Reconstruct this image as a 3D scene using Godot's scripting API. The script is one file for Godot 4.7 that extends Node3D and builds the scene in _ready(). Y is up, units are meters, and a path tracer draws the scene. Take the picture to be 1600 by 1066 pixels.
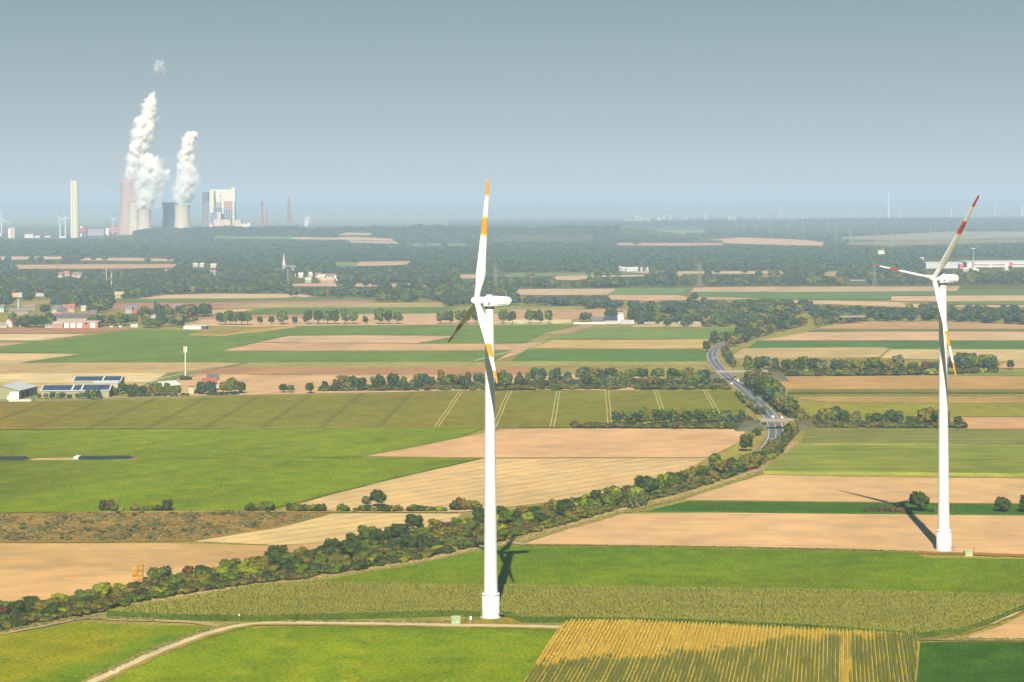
extends Node3D
# Farmland with two wind turbines, a motorway and a power station on the hazy horizon. Metres, y up, the camera looks along -z.

const F := 3000.0        # focal length in pixels of the 1600 px wide picture
const EYE := 131.5       # height of the camera above the fields
const HOR := 318.0       # eye level in the picture
const ROLL := 0.0044
const LIT := 2.28        # how much brighter a flat sunlit surface shows than its base colour
const L := -260.0        # picture columns to which the fields reach on either side of the frame
const R := 1860.0

var rng := RandomNumberGenerator.new()
var count := {}
var mats := {}
var tex := {}
var layer := 0
var clear: Array = []    # [bounds, polygon] of the open fields, in picture coordinates: no wood grows there
var plants: Array = []
var crowns := {}
var trunks := {}
var tree_things := {}
var noise := FastNoiseLite.new()

# ---------- where things stand ----------
func ray(px: float, py: float) -> Vector3:
	var x := (px - 800.0) / F
	var y := (HOR - py) / F
	return Vector3(cos(ROLL) * x + sin(ROLL) * y, -sin(ROLL) * x + cos(ROLL) * y, -1.0)

func g(px: float, py: float, h := 0.0) -> Vector3:
	var r := ray(px, py)
	var t := (EYE - h) / maxf(-r.y, 0.0005)
	return Vector3(r.x * t, h, -t)

func at(px: float, py: float, d: float) -> Vector3:
	return ray(px, py) * d + Vector3(0, EYE, 0)

func pix(p: Vector3) -> Vector2:
	var x := p.x / -p.z
	var y := (p.y - EYE) / -p.z
	return Vector2(800.0 + F * (cos(ROLL) * x - sin(ROLL) * y), HOR - F * (sin(ROLL) * x + cos(ROLL) * y))

func hill_height(x: float, z: float) -> float:
	var sx := x / -z * F + 800.0
	var a := 35.0 * exp(-pow((z + 7250.0) / 330.0, 2.0)) * smoothstep(120.0, 260.0, sx) * (1.0 - smoothstep(960.0, 1150.0, sx))
	a *= 1.0 + 0.09 * sin(sx * 0.021) + 0.06 * sin(sx * 0.057 + 1.0)
	var b := 24.0 * exp(-pow((z + 10600.0) / 700.0, 2.0)) * smoothstep(760.0, 1100.0, sx)
	b *= 1.0 + 0.12 * sin(sx * 0.013 + 2.0)
	return a + b

# ---------- names, metas ----------
func numbered(n: String) -> String:
	count[n] = count.get(n, 0) + 1
	return n if count[n] == 1 else "%s_%03d" % [n, count[n] - 1]

func tag(o: Node, label: String, category: String, group := "") -> Node:
	o.set_meta("label", label)
	if category:
		o.set_meta("category", category)
	if group:
		o.set_meta("group", group)
	return o

func thing(called: String, label: String, category: String, where := Vector3.ZERO, turn := 0.0, group := "") -> Node3D:
	var o := Node3D.new()
	o.name = numbered(called)
	add_child(o, true)
	o.position = where
	o.rotation.y = turn
	tag(o, label, category, group)
	return o

func part(called: String, mesh: Mesh, m: Material, parent: Node = null, t := Transform3D()) -> MeshInstance3D:
	var o := MeshInstance3D.new()
	o.name = called if parent else numbered(called)
	o.mesh = mesh
	o.material_override = m
	o.transform = t
	(parent if parent else self).add_child(o, true)
	return o

func structure(called: String, mesh: Mesh, m: Material, label := "") -> MeshInstance3D:
	var o := part(called, mesh, m)
	o.set_meta("kind", "structure")
	if label:
		o.set_meta("label", label)
	return o

# ---------- colours, textures, materials ----------
func lin(hex: String) -> Color:
	return Color(hex).srgb_to_linear()

func base_color(hex: String, lit := LIT) -> Color:  # the base colour of a flat sunlit surface that shows as hex
	var c := lin(hex)
	return Color(c.r / lit, c.g / lit, c.b / lit)

func paint(hex: String, rough := 0.7, metal := 0.0, spec := 0.5) -> StandardMaterial3D:
	var key := "%s/%s/%s/%s" % [hex, rough, metal, spec]
	if not mats.has(key):
		var m := StandardMaterial3D.new()
		var c := lin(hex)
		m.albedo_color = Color(c.r * 0.6, c.g * 0.6, c.b * 0.6).linear_to_srgb()
		m.roughness = rough
		m.metallic = metal
		m.metallic_specular = spec
		mats[key] = m
	return mats[key]

func worn(hex: String, kind := "wall", size := 6.0) -> StandardMaterial3D:  # paint or render with stains and streaks
	var key := "worn%s%s%s" % [hex, kind, size]
	if not mats.has(key):
		var m := StandardMaterial3D.new()
		var c := lin(hex)
		m.albedo_color = Color(c.r * 0.84, c.g * 0.84, c.b * 0.84).linear_to_srgb()
		m.albedo_texture = tex[kind]
		m.uv1_triplanar = true
		m.uv1_world_triplanar = true
		m.uv1_scale = Vector3.ONE / size
		m.roughness = 0.75
		mats[key] = m
	return mats[key]

func bytes_of(w: int, h: int, freq: float, octaves: int, number: int) -> PackedByteArray:
	var n := FastNoiseLite.new()
	n.seed = number
	n.frequency = freq
	n.noise_type = FastNoiseLite.TYPE_SIMPLEX_SMOOTH
	n.fractal_octaves = octaves
	n.fractal_type = FastNoiseLite.FRACTAL_FBM if octaves > 1 else FastNoiseLite.FRACTAL_NONE
	var im := n.get_seamless_image(w, h)
	im.convert(Image.FORMAT_L8)
	return im.get_data()

var to_srgb := PackedByteArray()

func make_texture(called: String, s: int, f: Callable) -> void:  # f(x, y) gives the multiplier per channel, 1 in the mean, at most 1.4
	if to_srgb.is_empty():
		for i in 2048:
			to_srgb.append(int(Color(i / 2047.0, 0, 0).linear_to_srgb().r * 255.0 + 0.5))
	var out := PackedByteArray()
	out.resize(s * s * 3)
	var k := 0
	for y in s:
		for x in s:
			var v: Vector3 = f.call(x, y)
			out[k] = to_srgb[clampi(int(v.x * 1462.0), 0, 2047)]
			out[k + 1] = to_srgb[clampi(int(v.y * 1462.0), 0, 2047)]
			out[k + 2] = to_srgb[clampi(int(v.z * 1462.0), 0, 2047)]
			k += 3
	var im := Image.create_from_data(s, s, false, Image.FORMAT_RGB8, out)
	tex[called] = ImageTexture.create_from_image(im)

func textures() -> void:
	var s := 1024
	var a := bytes_of(s, s, 0.15, 3, 11)
	var b := bytes_of(s, s, 0.022, 4, 12)
	var c := bytes_of(s, s, 0.006, 3, 13)
	var w := bytes_of(s, s, 0.05, 2, 14)
	make_texture("crop", s, func(x, y):
		var n: float = a[y * s + x] / 127.5 - 1.0
		var q: float = b[y * s + x] / 127.5 - 1.0
		var m := 1.0 + 0.66 * n + 0.15 * q
		return Vector3(m * (1.0 + 0.13 * q), m, m * (1.0 - 0.25 * q)))
	make_texture("grass", s, func(x, y):
		var n: float = a[y * s + x] / 127.5 - 1.0
		var q: float = b[y * s + x] / 127.5 - 1.0
		var u: float = b[y * s + (x / 6)] / 127.5 - 1.0
		var l := 0.5 + 0.5 * sin(y * TAU / 102.4 + 2.0 * q)
		var line := -0.20 * pow(l, 8.0) * clampf(0.5 + u, 0.0, 1.0) + 0.06 * u
		var m := 1.02 + 0.50 * n + 0.10 * q + line
		return Vector3(m * (1.0 + 0.18 * q + 0.08 * u), m, m * (1.0 - 0.25 * q)))
	make_texture("soil", s, func(x, y):
		var n: float = a[y * s + x] / 127.5 - 1.0
		var q: float = b[y * s + (x / 8)] / 127.5 - 1.0
		var u: float = c[y * s + x] / 127.5 - 1.0
		var m := 1.0 + 0.12 * n + 0.10 * q + 0.05 * u + 0.035 * sin(y * TAU / 25.6)
		return Vector3(m, m * (1.0 - 0.03 * u), m * (1.0 - 0.08 * u)))
	make_texture("stubble", s, func(x, y):
		var n: float = a[y * s + x] / 127.5 - 1.0
		var q: float = b[y * s + (x / 4)] / 127.5 - 1.0
		var u: float = w[y * s + (x / 3)] / 127.5 - 1.0
		var v := fmod(y / 128.0 + 0.10 * q, 1.0)
		var line := smoothstep(0.20, 0.07, absf(v - 0.5)) * clampf(0.7 + 1.1 * u, 0.0, 1.0)
		var line2 := smoothstep(0.09, 0.03, absf(fmod(v + 0.72, 1.0) - 0.5)) * clampf(0.2 + 0.9 * u, 0.0, 1.0)
		var m := 1.06 + 0.10 * n + 0.06 * q
		var t := minf(1.0, 0.62 * line + 0.3 * line2)
		return Vector3(m * (1.0 - 0.55 * t), m * (1.0 - 0.36 * t), m * (1.0 - 0.5 * t)))
	make_texture("drill", s, func(x, y):
		var n: float = a[y * s + x] / 127.5 - 1.0
		var q: float = b[y * s + (x / 8)] / 127.5 - 1.0
		var u: float = c[y * s + x] / 127.5 - 1.0
		var l := 0.5 + 0.5 * sin(y * TAU / 64.0 + 2.0 * u)
		var m := 1.0 + 0.28 * n + 0.20 * q + 0.10 * (l * l - 0.4)
		return Vector3(m * (1.0 + 0.12 * q), m, m * (1.0 - 0.2 * q)))
	make_texture("scrub", s, func(x, y):
		var n: float = a[y * s + x] / 127.5 - 1.0
		var q: float = b[y * s + x] / 127.5 - 1.0
		var u: float = w[y * s + x] / 127.5 - 1.0
		var m := 1.0 + 0.32 * n + 0.30 * u
		return Vector3(m * (1.0 + 0.34 * q), m * (1.0 - 0.02 * q), m * (1.0 + 0.10 * u)))
	make_texture("broad", 512, func(x, y):
		var q: float = c[y * s + x * 2] / 127.5 - 1.0
		var u: float = b[y * 2 * s + x * 2] / 127.5 - 1.0
		var m := 1.16 + 0.20 * q + 0.15 * u
		return Vector3(m * (1.0 + 0.05 * u), m, m * (1.0 - 0.08 * u)))
	make_texture("wall", 256, func(x, y):
		var n: float = a[y * s + x] / 127.5 - 1.0
		var q: float = b[(y / 5) * s + x * 2] / 127.5 - 1.0
		var m := 1.0 + 0.04 * n + 0.10 * q
		return Vector3(m, m, m * (1.0 - 0.02 * q)))

const TILE := {"crop": 210.0, "grass": 250.0, "soil": 150.0, "stubble": 77.0, "drill": 240.0, "scrub": 130.0, "maize": 190.0}

func ground_material(hex: String, kind: String, tile := 0.0) -> StandardMaterial3D:
	var key := "ground%s%s%s" % [hex, kind, tile]
	if mats.has(key):
		return mats[key]
	var m := StandardMaterial3D.new()
	var c := base_color(hex)
	var up := 1.4 * 1.22
	var dry: bool = kind in ["soil", "stubble", "drill"]
	m.albedo_color = Color(c.r * up, c.g * up * (1.04 if dry else 1.0), c.b * up * (1.08 if dry else 0.7)).linear_to_srgb()
	m.albedo_texture = tex["crop" if kind == "maize" else kind]
	var size: float = tile if tile > 0.0 else TILE[kind]
	m.uv1_scale = Vector3(0.35 if kind == "scrub" else 1.0, 1.0, 1.0) / size
	m.roughness = 0.95
	m.metallic_specular = 0.0
	m.detail_enabled = true
	m.detail_albedo = tex["broad"]
	m.detail_blend_mode = BaseMaterial3D.BLEND_MODE_MUL
	m.detail_uv_layer = BaseMaterial3D.DETAIL_UV_2
	m.uv2_scale = Vector3.ONE / 470.0
	m.vertex_color_use_as_albedo = true
	mats[key] = m
	return m

# ---------- mesh helpers ----------
func box(st: SurfaceTool, c: Vector3, size: Vector3, basis := Basis()) -> void:
	var h := size / 2.0
	for axis in 3:
		for s in [-1.0, 1.0]:
			var n := Vector3.ZERO
			n[axis] = s
			var u := Vector3.ZERO
			u[(axis + 1) % 3] = h[(axis + 1) % 3]
			var v := Vector3.ZERO
			v[(axis + 2) % 3] = h[(axis + 2) % 3]
			var o := n * h
			var q := [o - u - v, o + u - v, o + u + v, o - u + v]
			if s > 0.0:
				q.reverse()
			quad(st, c + basis * q[0], c + basis * q[1], c + basis * q[2], c + basis * q[3])

func tri(st: SurfaceTool, a: Vector3, b: Vector3, c: Vector3) -> void:
	st.add_vertex(a)
	st.add_vertex(b)
	st.add_vertex(c)

func quad(st: SurfaceTool, a: Vector3, b: Vector3, c: Vector3, d: Vector3) -> void:
	tri(st, a, b, c)
	tri(st, a, c, d)

func begin(smooth := false) -> SurfaceTool:
	var st := SurfaceTool.new()
	st.begin(Mesh.PRIMITIVE_TRIANGLES)
	st.set_smooth_group(0 if smooth else -1)
	return st

func done(st: SurfaceTool) -> ArrayMesh:
	st.generate_normals()
	return st.commit()

func box_mesh(size: Vector3, c := Vector3.ZERO) -> ArrayMesh:
	var st := begin()
	box(st, c, size)
	return done(st)

func bar(st: SurfaceTool, a: Vector3, b: Vector3, r0: float, r1: float, n := 6) -> void:
	var d := (b - a).normalized()
	var u := d.cross(Vector3.UP if absf(d.y) < 0.9 else Vector3.RIGHT).normalized()
	var v := d.cross(u)
	for i in n:
		var p := u * cos(TAU * i / n) + v * sin(TAU * i / n)
		var q := u * cos(TAU * (i + 1) / n) + v * sin(TAU * (i + 1) / n)
		quad(st, a + p * r0, b + p * r1, b + q * r1, a + q * r0)
		if r1 > 0.0:
			tri(st, b, b + q * r1, b + p * r1)
		tri(st, a, a + p * r0, a + q * r0)

func lathe(profile: Array, n := 48) -> ArrayMesh:  # profile: Vector2(radius, height) from the bottom up
	var st := begin(true)
	for k in profile.size() - 1:
		var p: Vector2 = profile[k]
		var q: Vector2 = profile[k + 1]
		for i in n:
			var a0 := TAU * i / n
			var a1 := TAU * (i + 1) / n
			var c0 := Vector3(cos(a0), 0, sin(a0))
			var c1 := Vector3(cos(a1), 0, sin(a1))
			var y0 := Vector3(0, p.y, 0)
			var y1 := Vector3(0, q.y, 0)
			if q.x > 0.0001:
				tri(st, c0 * p.x + y0, c0 * q.x + y1, c1 * q.x + y1)
			if p.x > 0.0001:
				tri(st, c0 * p.x + y0, c1 * q.x + y1, c1 * p.x + y0)
	return done(st)

func gable(w: float, depth: float, h: float, over := 0.4) -> ArrayMesh:  # ridge along x, eaves at y = 0
	var st := begin()
	var x := w / 2 + over
	var z := depth / 2 + over
	var e := -over * h / (depth / 2)
	var t := 0.25
	for s in [0.0, t]:
		var a := Vector3(-x, e + s, z)
		var b := Vector3(x, e + s, z)
		var c := Vector3(x, h + s, 0)
		var d := Vector3(-x, h + s, 0)
		var f := Vector3(x, e + s, -z)
		var k := Vector3(-x, e + s, -z)
		if s > 0.0:
			quad(st, a, d, c, b)
			quad(st, d, k, f, c)
		else:
			quad(st, a, b, c, d)
			quad(st, d, c, f, k)
	for q in [[Vector3(-x, e, z), Vector3(x, e, z)], [Vector3(x, e, -z), Vector3(-x, e, -z)], [Vector3(x, e, z), Vector3(x, h, 0)], [Vector3(x, h, 0), Vector3(x, e, -z)], [Vector3(-x, h, 0), Vector3(-x, e, z)], [Vector3(-x, e, -z), Vector3(-x, h, 0)]]:
		var up := Vector3(0, t, 0)
		quad(st, q[0], q[0] + up, q[1] + up, q[1])
	return done(st)

func house_walls(w: float, depth: float, h: float, rh: float) -> ArrayMesh:  # box with gable ends, ridge along x
	var st := begin()
	var x := w / 2
	var z := depth / 2
	var a := Vector3(-x, 0, z)
	var b := Vector3(x, 0, z)
	var c := Vector3(x, 0, -z)
	var d := Vector3(-x, 0, -z)
	var up := Vector3(0, h, 0)
	quad(st, a, a + up, b + up, b)
	quad(st, b, b + up, c + up, c)
	quad(st, c, c + up, d + up, d)
	quad(st, d, d + up, a + up, a)
	if rh > 0.0:
		tri(st, b + up, Vector3(x, h + rh - 0.02, 0), c + up)
		tri(st, d + up, Vector3(-x, h + rh - 0.02, 0), a + up)
	else:
		quad(st, a + up, d + up, c + up, b + up)
	return done(st)

# ---------- the scene ----------
func _ready() -> void:
	var cam := Camera3D.new()
	cam.name = "camera"
	cam.position = Vector3(0, EYE, 0)
	cam.basis = Basis(Vector3(0, 0, 1), -ROLL)
	cam.projection = Camera3D.PROJECTION_FRUSTUM
	cam.near = 1.0
	cam.far = 90000.0
	cam.size = 2.0 * 533.0 / F
	cam.frustum_offset = Vector2(0, -(533.0 - HOR) / F)
	add_child(cam)

	var sky := ProceduralSkyMaterial.new()
	sky.sky_top_color = Color(0.175, 0.325, 0.365)
	sky.sky_horizon_color = Color(0.535, 0.56, 0.572)
	sky.sky_curve = 0.072
	sky.ground_horizon_color = Color(0.62, 0.66, 0.66)
	sky.ground_bottom_color = Color(0.35, 0.36, 0.28)
	var env := Environment.new()
	env.background_mode = Environment.BG_SKY
	env.sky = Sky.new()
	env.sky.sky_material = sky
	env.tonemap_mode = Environment.TONE_MAPPER_LINEAR
	env.tonemap_exposure = 2.35
	env.fog_enabled = true
	env.fog_density = 0.000106
	env.fog_light_color = Color(0.78, 0.885, 1.0)
	env.sdfgi_enabled = true
	env.ssao_enabled = true
	env.ssil_enabled = true
	var around := WorldEnvironment.new()
	around.name = "surroundings"
	around.environment = env
	add_child(around)

	var sun := DirectionalLight3D.new()
	sun.name = "sun"
	sun.light_energy = 1.55
	sun.light_color = Color(1.0, 0.955, 0.87)
	sun.light_angular_distance = 0.5
	sun.sky_mode = DirectionalLight3D.SKY_MODE_LIGHT_ONLY
	sun.shadow_enabled = true
	var el := deg_to_rad(42.0)
	var az := deg_to_rad(3.2)
	sun.basis = Basis.looking_at(Vector3(sin(az) * cos(el), -sin(el), -cos(az) * cos(el)), Vector3.UP)
	add_child(sun)

	rng.seed = 20240917
	noise.seed = 5
	noise.frequency = 1.0
	textures()
	terrain()
	near_fields()
	middle_fields()
	far_fields()
	roads()
	crops()
	turbines()
	turbine_yard()
	hedges()
	belts()
	lone_trees()
	farm()
	village()
	silage_clamps()
	straw_stack()
	bridges_and_cars()
	masts()
	power_station()
	steam()
	far_buildings()
	woods()
	name_plants()

# ---------- land ----------
func gt(px: float, py: float) -> Vector3:  # where the line of sight meets the rising land
	var r := ray(px, py)
	var p := g(px, py)
	var t := -p.z * 0.6
	for i in 400:
		var q := r * t + Vector3(0, EYE, 0)
		if q.y <= hill_height(q.x, q.z):
			return q
		t += 18.0
		if t > -p.z:
			return p
	return p

func arrays_mesh(v: PackedVector3Array, n: PackedVector3Array, uv: PackedVector2Array, uv2: PackedVector2Array, c: PackedColorArray, ix: PackedInt32Array) -> ArrayMesh:
	for i in range(0, ix.size(), 3):   # front faces on the side that the normals point to
		var p := v[ix[i]]
		if (v[ix[i + 2]] - p).cross(v[ix[i + 1]] - p).dot(n[ix[i]] + n[ix[i + 1]] + n[ix[i + 2]]) < 0.0:
			var k := ix[i + 1]
			ix[i + 1] = ix[i + 2]
			ix[i + 2] = k
	var a := []
	a.resize(Mesh.ARRAY_MAX)
	a[Mesh.ARRAY_VERTEX] = v
	a[Mesh.ARRAY_NORMAL] = n
	if uv.size():
		a[Mesh.ARRAY_TEX_UV] = uv
		a[Mesh.ARRAY_TEX_UV2] = uv2
	if c.size():
		a[Mesh.ARRAY_COLOR] = c
	a[Mesh.ARRAY_INDEX] = ix
	var m := ArrayMesh.new()
	m.add_surface_from_arrays(Mesh.PRIMITIVE_TRIANGLES, a)
	return m

func terrain() -> void:
	# one sheet from below the camera to the horizon
	var zs: Array[float] = []
	var z := -300.0
	while z > -47000.0:
		zs.append(z)
		z -= 70.0 if z > -8600.0 and z < -6000.0 else maxf(120.0, -z * 0.05)
	var v := PackedVector3Array()
	var nn := PackedVector3Array()
	var uv := PackedVector2Array()
	var uv2 := PackedVector2Array()
	var c := PackedColorArray()
	var ix := PackedInt32Array()
	var cols := 72
	for k in zs.size():
		for i in cols + 1:
			var x := (i / float(cols) - 0.5) * 2.0 * (450.0 - zs[k] * 0.42)
			var h := hill_height(x, zs[k])
			v.append(Vector3(x, h, zs[k]))
			var n := Vector3(hill_height(x - 20, zs[k]) - hill_height(x + 20, zs[k]), 40.0, hill_height(x, zs[k] - 20) - hill_height(x, zs[k] + 20))
			nn.append(n.normalized())
			uv.append(Vector2(x, zs[k]))
			uv2.append(Vector2(x, zs[k]))
			var far := smoothstep(2200.0, 3200.0, -zs[k])
			var patch := noise.get_noise_2d(x / 900.0, zs[k] / 2600.0)
			var wood := Color(0.32, 0.42, 0.36)
			if zs[k] < -12500.0 and patch > 0.22:
				wood = Color(1.0, 0.85, 0.75)
			elif zs[k] < -12500.0:
				wood = Color(0.85, 0.88, 0.82)  # far plain lightened from here on, haze put into the ground colour
			c.append(Color(1, 1, 1).lerp(wood, far))
			if k and i:
				var p := k * (cols + 1) + i
				ix.append_array([p, p - 1, p - cols - 2, p, p - cols - 2, p - cols - 1])
	structure("ground", arrays_mesh(v, nn, uv, uv2, c, ix), ground_material("a89c58", "crop"), "farmland stretching flat to the horizon under all the fields")

	# the range of hills on the skyline, base colours lightened to look hazier
	var v2 := PackedVector3Array()
	var c2 := PackedColorArray()
	var uw := PackedVector2Array()
	var ix2 := PackedInt32Array()
	var n2 := PackedVector3Array()
	cols = 160
	var rows := 40
	var f := func(x: float, zz: float) -> float:
		var s := smoothstep(-21000.0, -31500.0, zz)
		var h := 152.0 * s + 16.0 * s * noise.get_noise_2d(x / 2600.0, zz / 5000.0) + 9.0 * s * noise.get_noise_2d(x / 700.0, zz / 900.0)
		return h - 4.0
	for k in rows + 1:
		for i in cols + 1:
			var zz := -20500.0 - 15500.0 * k / rows
			var x := (i / float(cols) - 0.5) * 2.0 * (-zz * 0.40)
			v2.append(Vector3(x, f.call(x, zz), zz))
			uw.append(Vector2(x, zz))
			n2.append(Vector3(f.call(x - 60, zz) - f.call(x + 60, zz), 120.0, f.call(x, zz - 60) - f.call(x, zz + 60)).normalized())
			var patch := noise.get_noise_2d(x / 420.0 + 40.0, zz / 800.0)
			c2.append(Color(0.9, 0.95, 0.85) if patch > 0.28 else Color(0.62, 0.68, 0.62))
			if k and i:
				var p := k * (cols + 1) + i
				ix2.append_array([p, p - 1, p - cols - 2, p, p - cols - 2, p - cols - 1])
	structure("hills", arrays_mesh(v2, n2, uw, uw, c2, ix2), ground_material("909458", "crop"), "low wooded hills fading blue along the skyline")

func inside(px: Vector2, list: Array) -> bool:
	for k in list:
		if k[0].has_point(px) and Geometry2D.is_point_in_polygon(px, k[1]):
			return true
	return false

func field(called: String, kind: String, hex: String, pts: Array, turn := 0.0, h := 0.14, opts := {}) -> MeshInstance3D:
	layer += 1
	h += layer * 0.004
	var px := PackedVector2Array()
	for i in range(0, pts.size(), 2):
		px.append(Vector2(pts[i], pts[i + 1]))
	var bounds := Rect2(px[0], Vector2.ZERO)
	for p in px:
		bounds = bounds.expand(p)
	clear.append([bounds.grow(0.5), px])
	var on_hill: bool = opts.has("hill")
	var corner := PackedVector2Array()
	var d := 0.0
	for p in px:
		var q := gt(p.x, p.y) if on_hill else g(p.x, p.y, h)
		corner.append(Vector2(q.x, q.z))
		d -= q.z / px.size()
	# the outline, a little uneven as a ploughed edge is
	var poly := PackedVector2Array()
	var step := maxf(5.0, d / 70.0)
	var amp := clampf(d * 0.0009, 0.5, 4.0)
	for i in corner.size():
		var a := corner[i]
		var b := corner[(i + 1) % corner.size()]
		var across := (b - a).orthogonal().normalized()
		var n := clampi(int(a.distance_to(b) / step), 1, 60)
		for k in n:
			var p := a.lerp(b, k / float(n))
			poly.append(p + across * (amp * noise.get_noise_2d(p.x / 23.0, p.y / 23.0) if k else 0.0))
	var points := poly.duplicate()
	var ix := PackedInt32Array()
	if opts.has("shade") or on_hill:
		var r := Rect2(poly[0], Vector2.ZERO)
		for p in poly:
			r = r.expand(p)
		var sx := maxf(d * 0.007, r.size.x / 90.0)
		var sz := maxf(d * 0.016, r.size.y / 40.0)
		if on_hill:
			sz = minf(sz, 45.0)
		var y := r.position.y
		while y < r.end.y:
			var x := r.position.x
			while x < r.end.x:
				var p := Vector2(x + sx * rng.randf_range(0.1, 0.9), y + sz * rng.randf_range(0.1, 0.9))
				if Geometry2D.is_point_in_polygon(p, poly):
					points.append(p)
				x += sx
			y += sz
		var all := Geometry2D.triangulate_delaunay(points)
		for i in range(0, all.size(), 3):
			if Geometry2D.is_point_in_polygon((points[all[i]] + points[all[i + 1]] + points[all[i + 2]]) / 3.0, poly):
				ix.append_array([all[i], all[i + 1], all[i + 2]])
	else:
		ix = Geometry2D.triangulate_polygon(poly)
	var v := PackedVector3Array()
	var nn := PackedVector3Array()
	var uv := PackedVector2Array()
	var uv2 := PackedVector2Array()
	var c := PackedColorArray()
	var along := Vector2(sin(deg_to_rad(turn)), -cos(deg_to_rad(turn)))
	var across := along.orthogonal()
	for p in points:
		var y := h + (hill_height(p.x, p.y) if on_hill else 0.0)
		v.append(Vector3(p.x, y, p.y))
		nn.append(Vector3.UP)
		uv.append(Vector2(p.dot(along), p.dot(across)))
		uv2.append(Vector2(p.x * 0.8 + p.y * 0.6 + layer * 71.0, p.y * 0.8 - p.x * 0.6))
		if opts.has("shade"):
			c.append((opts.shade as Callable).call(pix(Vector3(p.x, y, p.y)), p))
		else:
			c.append(Color.WHITE)
	if h > 0.35 + layer * 0.004 and not on_hill:   # a standing crop has sides
		var k := v.size()
		var run := 0.0
		for i in poly.size() + 1:
			var p := poly[i % poly.size()]
			if i:
				run += p.distance_to(poly[i - 1])
			for y in [h, 0.0]:
				v.append(Vector3(p.x, y, p.y))
				nn.append(Vector3(0, 0.5, 0.85))
				uv.append(Vector2(run, y))
				uv2.append(Vector2(run, y))
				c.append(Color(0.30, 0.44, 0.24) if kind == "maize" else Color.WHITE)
			if i:
				ix.append_array([k + i * 2, k + i * 2 - 2, k + i * 2 - 1, k + i * 2, k + i * 2 - 1, k + i * 2 + 1])
	return structure(called if not count.has(called) else numbered(called), arrays_mesh(v, nn, uv, uv2, c, ix), ground_material(hex, kind, opts.get("tile", 0.0)), opts.get("label", ""))

func spots(x: float, y: float, sx: float, sy: float, seed_ := 0.0) -> float:  # soft patches, 0 to 1
	return clampf(0.5 + 0.9 * noise.get_noise_2d(x / sx + seed_, y / sy - seed_), 0.0, 1.0)

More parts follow.
